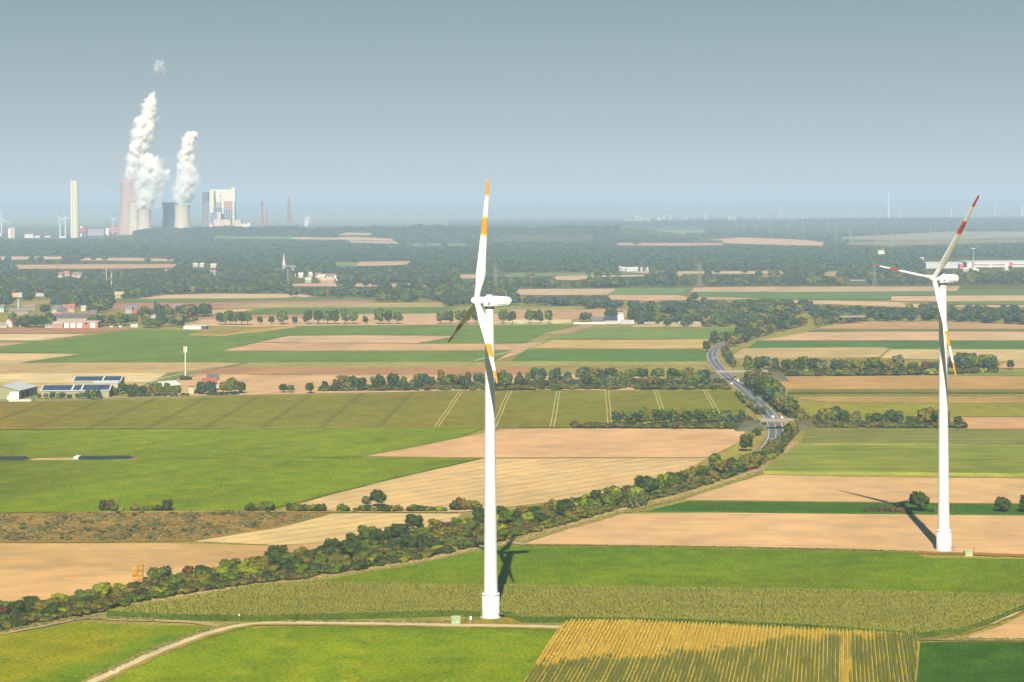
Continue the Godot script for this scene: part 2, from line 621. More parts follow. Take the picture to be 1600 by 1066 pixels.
func near_fields() -> void:
	field("grass_field", "grass", "8e9f04", [10, 1110, 160, 1066, 225, 1035, 310, 1001, 375, 983, 440, 979, 700, 981, 872, 984, 845, 1024, 815, 1080, 800, 1110], 4.0, 0.12, {"label": "bright lime green field in front of the nearer turbine", "shade": func(p: Vector2, w: Vector2):
		var s := spots(w.x, w.y, 30.0, 60.0, 3.0)
		var edge := smoothstep(1000.0, 983.0, p.y) * 0.6
		return Color(1, 1, 1).lerp(Color(0.66, 0.80, 0.9), clampf(0.75 * s * s + edge, 0, 1))})
	field("grass_field", "grass", "9c9c10", [L, 1010, -30, 997, 60, 984, 130, 971, 170, 975, 250, 977, 348, 978, 330, 989, 250, 1016, 130, 1067, 40, 1108, L, 1110], 35.0, 0.12, {"label": "yellowing rough field between the hedge and the pale track", "shade": func(p: Vector2, w: Vector2):
		var s := spots(w.x, w.y, 9.0, 16.0, 7.0)
		var band := smoothstep(0.0, 22.0, p.y - (1052.0 - 0.22 * p.x + (p.x - 180.0) * (p.x - 180.0) * 0.0005 - (20.0 if p.x > 190.0 else 0.0)))
		var green := clampf(band + smoothstep(0.62, 0.9, s) * 0.6 + smoothstep(992.0, 978.0, p.y) * 0.3, 0.0, 1.0)
		return Color(1, 1, 1).lerp(Color(0.55, 0.84, 0.7), green)})
	field("maize_field", "maize", "8f933e", [167, 955, 300, 934, 400, 914, 490, 909, 700, 914, 1000, 918, 1300, 922, 1600, 930, R, 938, R, 930, 1640, 937, 1590, 948, 1545, 968, 1500, 982, 1435, 989, 1300, 978, 1080, 968, 890, 964, 815, 964, 795, 956, 700, 954, 560, 958, 400, 962, 260, 960], 88.0, 1.95, {"label": "olive brown standing maize behind the nearer turbine"})
	field("maize_field", "maize", "a0823a", [876, 986, 890, 974, 1000, 975, 1200, 984, 1432, 996, 1433, 1030, 1425, 1110, 790, 1110, 815, 1075], 9.6, 0.3, {"label": "soil under the ripe yellow maize rows in the corner"})
	field("beet_field", "crop", "4a6d10", [1438, 1004, 1520, 1003, 1600, 1004, R, 1006, R, 1110, 1428, 1110], 20.0, 0.4, {"label": "dark green field beside the yellow maize", "shade": func(p: Vector2, w: Vector2):
		var s := spots(w.x, w.y, 8.0, 30.0, 1.0)
		return Color(0.62, 0.80, 0.8).lerp(Color(1, 1, 1), smoothstep(0.35, 0.85, s))})
	field("tan_field", "soil", "e2b47c", [1502, 998, 1560, 980, 1600, 961, R, 905, R, 1000, 1600, 1000], 80.0, 0.14, {"label": "pale bare field in the corner beyond the winding track"})
	field("beet_field", "crop", "809106", [492, 909, 560, 896, 640, 884, 755, 859, 812, 853, 1000, 855, 1300, 860, 1432, 864, 1436, 868, 1450, 872, R, 876, R, 940, 1600, 931, 1300, 924, 1000, 920, 700, 915], 88.0, 0.45, {"label": "deep green leafy field crossed by the nearer turbine's shadow", "shade": func(p: Vector2, w: Vector2):
		var s := spots(w.x, w.y, 55.0, 9.0, 2.0)
		var top := smoothstep(905.0, 865.0, p.y)
		return Color(1, 1, 1).lerp(Color(0.62, 0.86, 0.8), clampf(0.55 * s + 0.45 * top, 0, 1))})
	field("tan_field", "soil", "e6b883", [817, 850, 880, 829, 960, 803, 1100, 801, 1300, 803, 1600, 806, R, 808, R, 868, 1600, 867, 1440, 862, 1300, 857, 1000, 852], 88.0, 0.13, {"label": "pale bare field round the foot of the farther turbine"})
	field("beet_field", "crop", "4c711c", [1008, 799, 1075, 783, 1300, 785, 1600, 788, R, 790, R, 807, 1600, 804, 1300, 801, 1100, 799], 88.0, 0.5, {"label": "narrow dark green strip with the round bushes"})
	field("tan_field", "soil", "e6bb86", [1068, 781, 1120, 762, 1192, 742, 1300, 745, 1600, 748, R, 750, R, 789, 1600, 787, 1300, 784], 88.0, 0.13, {"label": "pale bare field above the narrow green strip", "shade": func(p: Vector2, w: Vector2):
		var line := smoothstep(4.0, 0.0, absf(p.y - 754.0 - 0.012 * (p.x - 1300.0) - 2.0 * sin(p.x * 0.03)))
		return Color(0.97, 0.95, 0.93).lerp(Color(1, 1, 0.86), line)})
	field("maize_field", "drill", "9c9c3e", [1193, 736, 1212, 717, 1247, 698, 1300, 696, 1600, 697, R, 698, R, 743, 1600, 740, 1300, 737], 88.0, 1.5, {"label": "striped yellow green crop beside the motorway hedge", "shade": func(p: Vector2, w: Vector2):
		var s := spots(w.x, w.y, 160.0, 7.0, 4.0)
		return Color(1, 1, 1).lerp(Color(0.72, 0.88, 0.7), s)})
	field("maize_field", "drill", "8a8a40", [1251, 692, 1262, 668, 1500, 670, 1600, 671, R, 672, R, 696, 1600, 695], 88.0, 1.9, {"label": "olive standing maize behind the striped crop"})
	field("tan_field", "soil", "dca878", [1498, 652, R, 653, R, 671, 1512, 670], 88.0, 0.13, {"label": "brownish strip behind the bushes past the farther turbine"})
	# left of the hedge
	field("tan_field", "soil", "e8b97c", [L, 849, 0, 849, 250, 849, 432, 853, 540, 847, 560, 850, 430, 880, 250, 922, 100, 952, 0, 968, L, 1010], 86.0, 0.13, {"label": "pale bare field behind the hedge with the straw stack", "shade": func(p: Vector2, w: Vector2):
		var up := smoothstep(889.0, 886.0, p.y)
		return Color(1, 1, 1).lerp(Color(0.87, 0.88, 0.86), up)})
	field("fallow_field", "scrub", "a88a52", [L, 802, 0, 802, 160, 801, 400, 800, 512, 802, 430, 826, 300, 845, 150, 848, 0, 848, L, 848], 85.0, 0.16, {"label": "brown fallow strip grown over with weeds"})
	field("stubble_field", "stubble", "e4bf84", [300, 846, 430, 826, 520, 803, 600, 802, 722, 803, 692, 826, 560, 850, 540, 846, 432, 852], 50.0, 0.13, {"label": "striped stubble field below the bush line"})
	var green := func(p: Vector2, w: Vector2):
		var s := spots(w.x, w.y, 60.0, 30.0, 9.0)
		var wet := smoothstep(260.0, 60.0, p.x + 3.0 * absf(p.y - 734.0))
		var yellow := smoothstep(0.72, 0.95, spots(w.x * 0.7 - w.y * 0.7, w.x * 0.7 + w.y * 0.7, 60.0, 9.0, 5.0))
		return Color(0.92, 0.93, 0.9).lerp(Color(1, 1, 1), 1.0 - s).lerp(Color(0.76, 0.70, 1.0), wet).lerp(Color(1.0, 0.97, 1.0), yellow)
	field("beet_field", "grass", "88990e", [L, 674, 0, 672, 400, 669, 756, 669, 716, 684, 640, 700, 560, 714, 400, 716, 215, 716, 205, 714, 120, 714, 110, 719, 28, 719, L, 716], 39.0, 0.3, {"label": "upper half of the broad green field", "shade": green, "tile": 300.0})
	field("beet_field", "grass", "84970a", [L, 719, 0, 720, 120, 719, 215, 716.4, 400, 716.4, 560, 714.6, 752, 716, 620, 746, 500, 776, 430, 794, 420, 797, 0, 801, L, 802], 39.0, 0.3, {"label": "lower half of the broad green field", "shade": green, "tile": 300.0})
	field("tan_field", "soil", "e6b583", [566, 713, 642, 699, 720, 684, 790, 670, 1000, 670, 1168, 671, 1152, 692, 1108, 715, 756, 715], 60.0, 0.13, {"label": "pale bare wedge between the green fields and the motorway"})
	field("stubble_field", "stubble", "e5bd85", [446, 796, 510, 775, 622, 747, 757, 717, 1106, 716, 1064, 741, 962, 769, 832, 788, 724, 800, 600, 800], 44.0, 0.13, {"label": "long striped stubble field beside the hedge"})
	field("olive_field", "crop", "948c2e", [L, 629, 0, 629, 200, 625, 400, 619, 620, 614, 800, 610, 1140, 610, 1160, 626, 1166, 645, 1160, 668, 758, 668, 400, 668, 0, 671, L, 673], 2.4, 0.35, {"label": "olive field with pairs of pale wheel tracks", "shade": func(p: Vector2, w: Vector2):
		var brown := smoothstep(200.0, 40.0, p.x) * smoothstep(0.25, 0.7, spots(w.x, w.y, 70.0, 30.0, 8.0) + 0.2)
		var red := smoothstep(0.55, 0.85, spots(w.x, w.y, 26.0, 34.0, 6.0)) * smoothstep(560.0, 690.0, p.x) * smoothstep(780.0, 690.0, p.x)
		var mid := smoothstep(420.0, 520.0, p.x) * smoothstep(900.0, 800.0, p.x) * 0.4
		return Color(0.92, 0.98, 0.95).lerp(Color(1.0, 0.78, 0.9), clampf(brown * 0.8 + red * 0.6 + mid * 0.25, 0, 1)).lerp(Color(0.8, 0.95, 0.8), smoothstep(940.0, 1050.0, p.x) * 0.5)})
	field("light_green_field", "crop", "a09b3c", [1234, 634, 1300, 630, 1600, 631, R, 632, R, 652, 1600, 651, 1240, 652], 88.0, 0.2)
	field("light_green_field", "crop", "c09f68", [1240, 622, 1300, 619, 1600, 619, R, 620, R, 630, 1600, 630, 1300, 629], 88.0, 0.15)
	field("light_green_field", "crop", "a09f4a", [1232, 619, 1300, 615, 1600, 615, R, 616, R, 619, 1300, 618], 88.0, 0.2)
	field("maize_field", "maize", "8a8248", [1230, 613, 1236, 608, 1600, 608, R, 609, R, 614, 1600, 613], 88.0, 1.6)
	field("brown_field", "soil", "c89c5e", [1212, 590, 1240, 588, 1500, 587, R, 586, R, 609, 1600, 608, 1230, 609], 88.0, 0.14, {"label": "wide brown field behind the farther turbine"})

func middle_fields() -> void:
	# the left side, from the farm outwards
	field("cream_field", "drill", "d8b878", [L, 600, 0, 599, 110, 598, 230, 599, 200, 612, 60, 616, 0, 616, L, 616], 80.0)
	field("cream_field", "drill", "efd29a", [L, 584, 0, 584, 180, 583, 262, 583, 232, 598, 100, 598, L, 599], 84.0)
	field("tan_field", "drill", "cfae74", [L, 567, 0, 567, 330, 566, 380, 567, 296, 580, 262, 583, 0, 584, L, 584], 84.0)
	field("green_field", "grass", "7e914c", [228, 599, 268, 583, 300, 581, 290, 585, 252, 600], 60.0, 0.3)
	field("tan_field", "drill", "dfb482", [300, 586, 330, 583, 400, 586, 760, 585, 1000, 586, 1000, 610, 800, 609, 400, 617, 240, 619, 255, 600], 70.0)
	field("brown_field", "soil", "c08e60", [310, 580, 355, 575, 400, 574, 640, 574, 830, 572, 820, 586, 600, 586, 320, 585], 85.0)
	field("light_green_field", "crop", "b2a670", [388, 567, 500, 565, 800, 565, 1110, 565, 1110, 571, 820, 573, 640, 574, 372, 574], 88.0)
	field("tan_field", "drill", "e4c28c", [L, 552, 0, 552, 132, 553, 60, 564, 30, 567, L, 567], 70.0)
	field("green_field", "grass", "768f3c", [L, 541, 0, 541, 110, 528, 212, 514, 300, 517, 400, 521, 470, 510, 560, 509, 800, 507, 850, 507, 908, 508, 846, 522, 820, 536, 790, 536, 740, 537, 650, 536, 720, 525, 560, 523, 450, 524, 400, 535, 342, 549, 400, 549, 640, 549, 800, 548, 770, 565, 380, 566, 34, 566, 134, 552, 0, 551, L, 551], 70.0, 0.3, {"label": "large green field reaching from the village to the row of trees"})
	field("tan_field", "drill", "dcae80", [344, 548, 400, 536, 640, 537, 800, 537, 850, 536, 800, 547, 640, 548], 86.0)
	field("tan_field", "drill", "e2b88c", [402, 535, 452, 525, 560, 524, 716, 525, 652, 536], 86.0)
	field("olive_field", "crop", "b0935c", [296, 522, 330, 516, 400, 512, 460, 509, 400, 515, 350, 523], 60.0, 1.6)
	field("brown_field", "soil", "bd8560", [L, 513, 0, 513, 215, 512, 210, 514, 120, 521, 0, 521, L, 521], 86.0)
	field("cream_field", "drill", "eccb98", [L, 522, 0, 522, 140, 522, 60, 532, L, 532], 80.0)
	field("tan_field", "drill", "ddb184", [L, 536, 0, 535, 48, 535, 0, 541, L, 541], 80.0)
	field("green_field", "grass", "869350", [L, 532, 60, 532, 48, 535, 0, 535, L, 536], 80.0, 0.3)
	field("tan_field", "drill", "e0b48a", [275, 508, 320, 499, 400, 492, 640, 490, 900, 490, 880, 500, 800, 507, 640, 508, 470, 509, 400, 511], 86.0, 0.14, {"label": "pinkish bare field under the row of round trees"})
	field("brown_field", "soil", "c4926a", [276, 501, 300, 496, 400, 492, 520, 491, 500, 496, 380, 498], 86.0)
	field("cream_field", "drill", "efd49e", [770, 508, 800, 500, 895, 499, 892, 505, 850, 507], 80.0)
	field("green_field", "grass", "6f8a48", [370, 491, 420, 482, 640, 480, 720, 479, 690, 488, 660, 490, 420, 491], 86.0, 0.3)
	field("light_green_field", "crop", "a2a262", [664, 490, 692, 480, 800, 479, 920, 479, 915, 483, 820, 488], 86.0)
	field("tan_field", "drill", "d2a478", [800, 498, 800, 484, 960, 483, 990, 486, 985, 496, 900, 499], 86.0)
	field("light_green_field", "crop", "c8ae88", [330, 482, 400, 474, 560, 473, 700, 473, 690, 480, 420, 481], 86.0)
	field("brown_field", "soil", "bd8a70", [174, 484, 176, 473, 300, 473, 420, 470, 580, 469, 590, 472, 560, 473, 400, 474, 325, 484, 240, 485], 86.0)
	field("tan_field", "drill", "e0b690", [322, 490, 330, 485, 400, 482, 378, 487, 350, 490], 86.0)
	field("green_field", "grass", "768f4e", [176, 472, 220, 467, 400, 466, 560, 466, 640, 468, 570, 469, 420, 470, 300, 472], 86.0, 0.3)
	field("tan_field", "drill", "e6c096", [212, 467, 260, 461, 330, 459, 470, 460, 500, 464, 400, 466], 86.0)
	field("olive_field", "crop", "b89f68", [L, 474, 0, 474, 60, 470, 100, 467, 80, 473, 40, 478, L, 479], 80.0)
	field("green_field", "grass", "869758", [L, 480, 40, 479, 52, 481, 50, 486, L, 488], 80.0, 0.3)
	# the middle, up to the motorway
	field("tan_field", "drill", "c89e78", [845, 522, 910, 508, 934, 508, 884, 522], 60.0)
	field("green_field", "grass", "849954", [880, 522, 930, 512, 985, 511, 1100, 512, 1184, 512, 1170, 521, 1120, 530, 1000, 530, 870, 530, 850, 531], 80.0, 0.3, {"label": "green field below the white farmhouse"})
	field("tan_field", "drill", "deb88a", [985, 511, 990, 508, 1050, 506, 1098, 506, 1098, 511], 86.0)
	field("cream_field", "drill", "d8b470", [828, 544, 866, 531, 1000, 531, 1118, 530, 1100, 545, 1000, 545], 88.0)
	field("tan_field", "drill", "dcae84", [770, 566, 800, 549, 826, 536, 848, 536, 826, 545, 815, 551], 86.0)
	field("green_field", "grass", "66883e", [798, 564, 822, 546, 1000, 546, 1096, 546, 1104, 551, 1104, 564, 1000, 565], 88.0, 0.4, {"label": "green strip ending at the bend of the motorway"})
	# the right side
	field("tan_field", "drill", "ddb284", [1560, 575, 1580, 560, R, 560, R, 577], 86.0)
	field("green_field", "grass", "8a9b4c", [1488, 587, 1560, 580, R, 578, R, 586], 86.0, 0.25)
	field("stubble_field", "stubble", "dcba84", [1377, 560, 1392, 546, 1600, 546, R, 547, R, 563, 1560, 565, 1480, 562], 30.0)
	field("tan_field", "drill", "d0b078", [1140, 560, 1160, 545, 1220, 543, 1390, 543, 1374, 558, 1230, 560], 86.0)
	field("olive_field", "crop", "a8975a", [1146, 568, 1150, 560, 1230, 560, 1374, 558, 1340, 562, 1200, 566, 1180, 575], 86.0)
	field("green_field", "grass", "5c8240", [1168, 544, 1182, 533, 1300, 533, 1600, 532, R, 532, R, 545, 1392, 545, 1380, 542], 88.0, 0.4, {"label": "dark green strip behind the farther turbine's tower"})
	field("peach_field", "soil", "e0b48a", [1186, 532, 1225, 526, 1262, 519, 1400, 518, 1600, 518, R, 518, R, 532], 88.0)
	field("green_field", "grass", "7e8f5a", [1262, 518, 1272, 515, 1600, 515, R, 515, R, 518], 88.0, 0.3)
	field("brown_field", "soil", "cca070", [1272, 514, 1300, 508, 1352, 503, 1480, 503, 1600, 508, R, 509, R, 515], 88.0)
	field("peach_field", "soil", "e2b890", [1210, 469, 1300, 470, 1400, 472, 1450, 477, 1440, 481, 1340, 477, 1220, 473], 88.0)
	field("green_field", "grass", "7c9158", [1448, 476, 1470, 471, 1600, 470, R, 470, R, 475, 1600, 476], 88.0, 0.3)
	field("peach_field", "soil", "e4bb94", [1450, 480, 1480, 477, 1600, 477, R, 476, R, 479], 88.0)

func far_fields() -> void:
	field("tan_field", "drill", "dfb894", [800, 461, 810, 452, 960, 451, 964, 453, 948, 461], 88.0)
	field("green_field", "grass", "7e9760", [950, 461, 966, 450, 1082, 450, 1070, 456, 1068, 460], 88.0, 0.3)
	field("tan_field", "drill", "d4b088", [1076, 456, 1086, 449, 1200, 448, 1400, 448, 1500, 447, 1495, 455, 1300, 456], 88.0)
	field("green_field", "grass", "708d5a", [1072, 463, 1090, 456, 1300, 456, 1480, 455, 1600, 453, R, 452, R, 461, 1394, 462, 1388, 468, 1200, 467], 88.0, 0.3)
	field("peach_field", "soil", "e0b08a", [948, 468, 952, 461, 1060, 461, 1072, 464, 1190, 464, 1192, 467, 1010, 470], 88.0)
	field("peach_field", "soil", "e4b892", [1392, 470, 1394, 463, 1600, 461, R, 461, R, 469, 1470, 471], 88.0)
	field("tan_field", "drill", "e0b48e", [400, 447, 470, 443, 560, 443, 733, 444, 733, 448, 560, 448], 88.0)
	field("tan_field", "drill", "dcb488", [712, 435, 720, 429, 760, 429, 758, 435], 88.0)
	field("green_field", "grass", "8a976a", [760, 432, 800, 427, 980, 425, 1000, 427, 920, 430, 800, 433], 88.0, 0.3)
	field("tan_field", "drill", "e0b894", [860, 437, 870, 431, 960, 430, 1080, 428, 1070, 431, 930, 433, 900, 438], 88.0)
	field("tan_field", "drill", "d8b890", [972, 427, 1000, 424, 1100, 424, 1224, 423, 1225, 428, 1100, 428], 88.0)
	field("tan_field", "drill", "d0ac88", [1150, 432, 1200, 430, 1225, 428, 1225, 432], 88.0)
	field("light_green_field", "crop", "c0a680", [1286, 431, 1290, 424, 1308, 424, 1306, 432], 88.0)
	field("tan_field", "drill", "ecc498", [0, 406, 0, 401, 96, 401, 98, 405], 88.0)
	field("tan_field", "drill", "e4bc90", [123, 407, 126, 403, 200, 403, 280, 405, 276, 408], 88.0)
	field("tan_field", "drill", "dcae84", [20, 420, 24, 414, 140, 413, 276, 413, 274, 418, 180, 420], 88.0)
	field("green_field", "grass", "909770", [512, 415, 520, 410, 560, 410, 556, 416], 88.0, 0.3)
	field("tan_field", "drill", "dcb48c", [556, 416, 562, 409, 650, 408, 646, 413, 600, 415], 88.0)
	field("green_field", "grass", "889f68", [330, 373, 336, 370, 456, 370, 456, 374], 88.0, 0.14, {"hill": true})
	field("tan_field", "drill", "f0c498", [454, 374, 458, 371, 560, 371, 616, 374, 614, 377, 540, 375], 88.0, 0.14, {"hill": true})
	field("tan_field", "drill", "e4bc94", [528, 368, 540, 364, 582, 365, 580, 368], 88.0, 0.14, {"hill": true})
	field("tan_field", "drill", "e8bc98", [538, 379, 545, 376, 620, 378, 622, 381], 88.0, 0.14, {"hill": true})
	field("green_field", "grass", "849f70", [620, 384, 640, 381, 760, 381, 750, 384], 88.0, 0.3)
	field("green_field", "grass", "849f70", [770, 377, 780, 369, 920, 368, 928, 374, 870, 377], 88.0, 0.3)
	field("tan_field", "drill", "d8b090", [966, 361, 970, 355, 1080, 354, 1098, 358, 1060, 360], 88.0)
	field("green_field", "grass", "889f78", [968, 364, 970, 361, 1060, 360, 1100, 358, 1104, 364], 88.0, 0.3)
	field("peach_field", "soil", "eeb890", [1000, 366, 1030, 364, 1072, 364, 1070, 370, 1040, 369], 88.0)
	field("peach_field", "soil", "e8b48e", [1084, 373, 1100, 371, 1160, 371, 1260, 375, 1292, 380, 1286, 384, 1230, 383, 1130, 380, 1130, 376], 88.0)
	field("tan_field", "drill", "e4b08c", [952, 383, 970, 380, 1130, 380, 1128, 383, 1050, 384], 88.0)
	field("tan_field", "drill", "b0a080", [1296, 373, 1330, 370, 1480, 362, 1600, 362, R, 360, R, 371, 1600, 372, 1400, 376], 88.0)
	field("olive_field", "crop", "a09378", [1310, 382, 1340, 378, 1450, 376, 1600, 374, R, 373, R, 377, 1600, 378, 1400, 384], 88.0)

# ---------- roads and tracks ----------
func smooth(pts: Array, n := 8) -> PackedVector3Array:  # a curve through picture points on the ground
	var w: Array[Vector3] = []
	for i in range(0, pts.size(), 2):
		w.append(g(pts[i], pts[i + 1]))
	var out := PackedVector3Array()
	for i in w.size() - 1:
		var a := w[maxi(i - 1, 0)]
		var d := w[mini(i + 2, w.size() - 1)]
		for k in n:
			out.append(w[i].cubic_interpolate(w[i + 1], a, d, k / float(n)))
	out.append(w[-1])
	return out

func ribbon(path: PackedVector3Array, half: float, h: float, shift := 0.0, from := 0.0, to := 1e9, ragged := 0.0) -> ArrayMesh:
	var v := PackedVector3Array()
	var nn := PackedVector3Array()
	var uv := PackedVector2Array()
	var ix := PackedInt32Array()
	var run := 0.0
	for i in path.size():
		if i:
			run += path[i].distance_to(path[i - 1])
		if run < from or run > to:
			continue
		var t := (path[mini(i + 1, path.size() - 1)] - path[maxi(i - 1, 0)]).normalized()
		var s := Vector3(-t.z, 0, t.x)
		for q in [-1.0, 1.0]:
			var e: float = half + ragged * noise.get_noise_2d(run / 5.0, q * 40.0)
			v.append(path[i] + s * (shift + q * e) + Vector3(0, h, 0))
			nn.append(Vector3.UP)
			uv.append(Vector2(run, q * half))
		var k := v.size()
		if k >= 4:
			ix.append_array([k - 4, k - 3, k - 1, k - 4, k - 1, k - 2])
	if ix.is_empty():
		return null
	return arrays_mesh(v, nn, uv, uv, PackedColorArray(), ix)

func resample(path: PackedVector3Array, step: float) -> PackedVector3Array:
	var out := PackedVector3Array([path[0]])
	var left := step
	for i in range(1, path.size()):
		var a := path[i - 1]
		var l := a.distance_to(path[i])
		var s := left
		while s <= l:
			out.append(a.lerp(path[i], s / l))
			s += step
		left = s - l
	return out

func road_material(hex: String, kind := "soil") -> StandardMaterial3D:
	var m: StandardMaterial3D = ground_material(hex, kind, 30.0)
	return m

var motorway := PackedVector3Array()

func roads() -> void:
	var track := smooth([60, 1102, 150, 1064, 220, 1031, 300, 999, 350, 984, 390, 976.5, 440, 974.5, 560, 975.5, 700, 978, 790, 979, 880, 981])
	structure("track", ribbon(resample(track, 3.0), 1.5, 0.30, 0.0, 0.0, 1e9, 0.7), road_material("e6cfa2"), "pale gravel farm track running past the nearer turbine")
	structure("track_verge", ribbon(resample(track, 3.0), 3.4, 0.27, 0.2, 0.0, 1e9, 1.5), road_material("b09a58", "scrub"))
	var spur := smooth([352, 981, 300, 974, 240, 971, 180, 969.5, 150, 967, 120, 969, 60, 981, 0, 992, -60, 1003])
	structure("track", ribbon(resample(spur, 3.0), 1.4, 0.31, 0.0, 0.0, 1e9, 0.9), road_material("c4a672"), "worn earth track under the end of the hedge")
	var right := smooth([1425, 997, 1460, 994, 1500, 988, 1540, 976, 1570, 964, 1600, 951, 1660, 928, 1760, 890])
	structure("track", ribbon(resample(right, 3.0), 1.7, 0.30, 0.0, 0.0, 1e9, 0.5), road_material("e0c69c"), "pale track curving away beside the olive maize")
	structure("track_verge", ribbon(resample(right, 3.0), 3.6, 0.26, -1.0, 0.0, 1e9, 1.2), road_material("a08248", "scrub"))
	var headland := smooth([1436, 1001, 1500, 1001, 1600, 1002, 1800, 1003])
	structure("path", ribbon(resample(headland, 3.0), 1.2, 0.30, 0.0, 0.0, 1e9, 0.6), road_material("a58a52", "scrub"))
	var hedge_path := smooth([200, 944, 300, 930, 400, 915, 480, 906, 560, 893, 640, 880, 700, 868, 752, 856, 800, 847, 850, 832, 930, 810, 1000, 790, 1060, 776, 1120, 758, 1190, 733, 1220, 712, 1243, 690])
	structure("path", ribbon(resample(hedge_path, 4.0), 1.7, 0.31, 0.0, 0.0, 1e9, 1.0), road_material("cdaa74"), "grassy dirt path along the foot of the roadside hedge")
	structure("path_verge", ribbon(resample(hedge_path, 4.0), 4.2, 0.28, 1.0, 0.0, 1e9, 1.6), road_material("a89a56", "scrub"))
	var cross := smooth([750, 857, 790, 849, 815, 851, 830, 854])
	structure("path", ribbon(resample(cross, 4.0), 1.6, 0.32, 0.0, 0.0, 1e9, 0.5), road_material("b8a88c"))
	var yard_road := smooth([1400, 863, 1450, 864.5, 1500, 866, 1600, 869, 1800, 873])
	structure("path", ribbon(resample(yard_road, 4.0), 2.6, 0.30, 0.0, 0.0, 1e9, 1.4), road_material("a8813e", "scrub"))
	var edge := smooth([-200, 801, 0, 801, 200, 801, 430, 800, 520, 801, 720, 801])
	structure("path", ribbon(resample(edge, 6.0), 1.3, 0.32, 0.0, 0.0, 1e9, 0.8), road_material("c8aa6a", "scrub"))
	var farm_lane := smooth([-200, 630, 0, 627, 100, 626, 200, 622, 300, 619, 400, 617.5])
	structure("path", ribbon(resample(farm_lane, 8.0), 2.0, 0.34), road_material("cdbb94"), "pale lane in front of the farm with the dark blue roofs")
	for p in [[[232, 599, 252, 592, 290, 584, 330, 577, 380, 568, 440, 565], "c8b896"], [[740, 565, 800, 549, 850, 535, 900, 525, 950, 514, 985, 508], "c0b890"], [[-200, 671.5, 300, 669.5, 760, 669, 800, 669.5], "aca050"], [[1140, 578, 1118, 572, 1090, 571], "d8bc8c"]]:
		structure("path", ribbon(resample(smooth(p[0]), 10.0), 1.6, 0.45), road_material(p[1]))
	# the motorway
	motorway = resample(smooth([1250, 505, 1215, 515, 1170, 527, 1142, 535, 1127, 541, 1116, 548, 1113, 556, 1117, 567, 1126, 578, 1139, 591, 1157, 605, 1177, 623, 1194, 640, 1206, 655, 1212, 669, 1212, 684, 1205, 697, 1192, 711, 1174, 727]), 6.0)
	var asphalt := StandardMaterial3D.new()
	asphalt.albedo_color = Color(0.062, 0.065, 0.072).linear_to_srgb() * Color(1.18, 1.18, 1.18)
	asphalt.albedo_texture = tex["soil"]
	asphalt.uv1_scale = Vector3.ONE / 30.0
	asphalt.roughness = 0.85
	structure("road_verge", ribbon(motorway, 9.0, 0.42, 0.0, 0.0, 1e9, 2.0), road_material("b09c5c", "scrub"))
	var road := structure("road", ribbon(motorway, 4.5, 0.46), asphalt, "grey motorway winding down under the two bridges")
	road.set_meta("label", "grey motorway winding away under the two bridges")
	var white := paint("e6e6e0", 0.6)
	for s in [-4.0, 4.0, 0.0]:
		part("edge_line" if s else "centre_line", ribbon(motorway, 0.15 if s else 0.12, 0.48, s), white, road)
	for s in [-2.0, 2.0]:
		var dash := SurfaceTool.new()
		dash.begin(Mesh.PRIMITIVE_TRIANGLES)
		var run := 0.0
		while run < 1400.0:
			var m := ribbon(motorway, 0.1, 0.48, s, run, run + 7.0)
			if m:
				dash.append_from(m, 0, Transform3D())
			run += 18.0
		part("lane_dashes", dash.commit(), white, road).set_meta("kind", "stuff")
	for s in [-5.2, 5.2]:    # crash barriers
		var rail := SurfaceTool.new()
		rail.begin(Mesh.PRIMITIVE_TRIANGLES)
		for i in motorway.size() - 1:
			var t := (motorway[i + 1] - motorway[i]).normalized()
			var o: Vector3 = Vector3(-t.z, 0, t.x) * s
			box(rail, (motorway[i] + motorway[i + 1]) / 2 + o + Vector3(0, 1.1, 0), Vector3(0.12, 0.34, motorway[i].distance_to(motorway[i + 1])), Basis.looking_at(t))
			box(rail, motorway[i] + o + Vector3(0, 0.75, 0), Vector3(0.12, 0.7, 0.12))
		tag(part("crash_barrier", done(rail), paint("b9bec0", 0.4, 0.6)), "galvanised crash barrier along the %s edge of the motorway" % ("outer" if s > 0 else "inner"), "crash barrier")

	# wheel tracks in the olive field, in pairs
	var outline := PackedVector2Array()
	for p in [[-250, 628], [0, 628], [200, 624], [400, 618], [620, 613.5], [800, 610], [1134, 610], [1152, 626], [1158, 645], [1150, 667], [758, 668], [400, 668], [0, 670], [-250, 672]]:
		var q := g(p[0], p[1], 0.5)
		outline.append(Vector2(q.x, q.z))
	for i in range(-13, 5):
		var x := 23.0 + 34.0 * i
		for s in [-1.1, 1.1]:
			var line := PackedVector2Array()
			for k in 60:
				var z := -1080.0 - 6.0 * k
				line.append(Vector2(x + s + 0.042 * (-z - 1130.0) + 0.5 * noise.get_noise_2d(z / 160.0, i * 5.0), z))
			for cut in Geometry2D.intersect_polyline_with_polygon(line, outline):
				var path := PackedVector3Array()
				for p in cut:
					path.append(Vector3(p.x, 0, p.y))
				if path.size() > 2:
					var pale: bool = i > -3
					structure("wheel_track", ribbon(path, 0.27 if pale else 0.42, 0.50, 0.0, 0.0, 1e9, 0.12), road_material("dcc486" if pale else "706a26"))

const DIM := 0.74

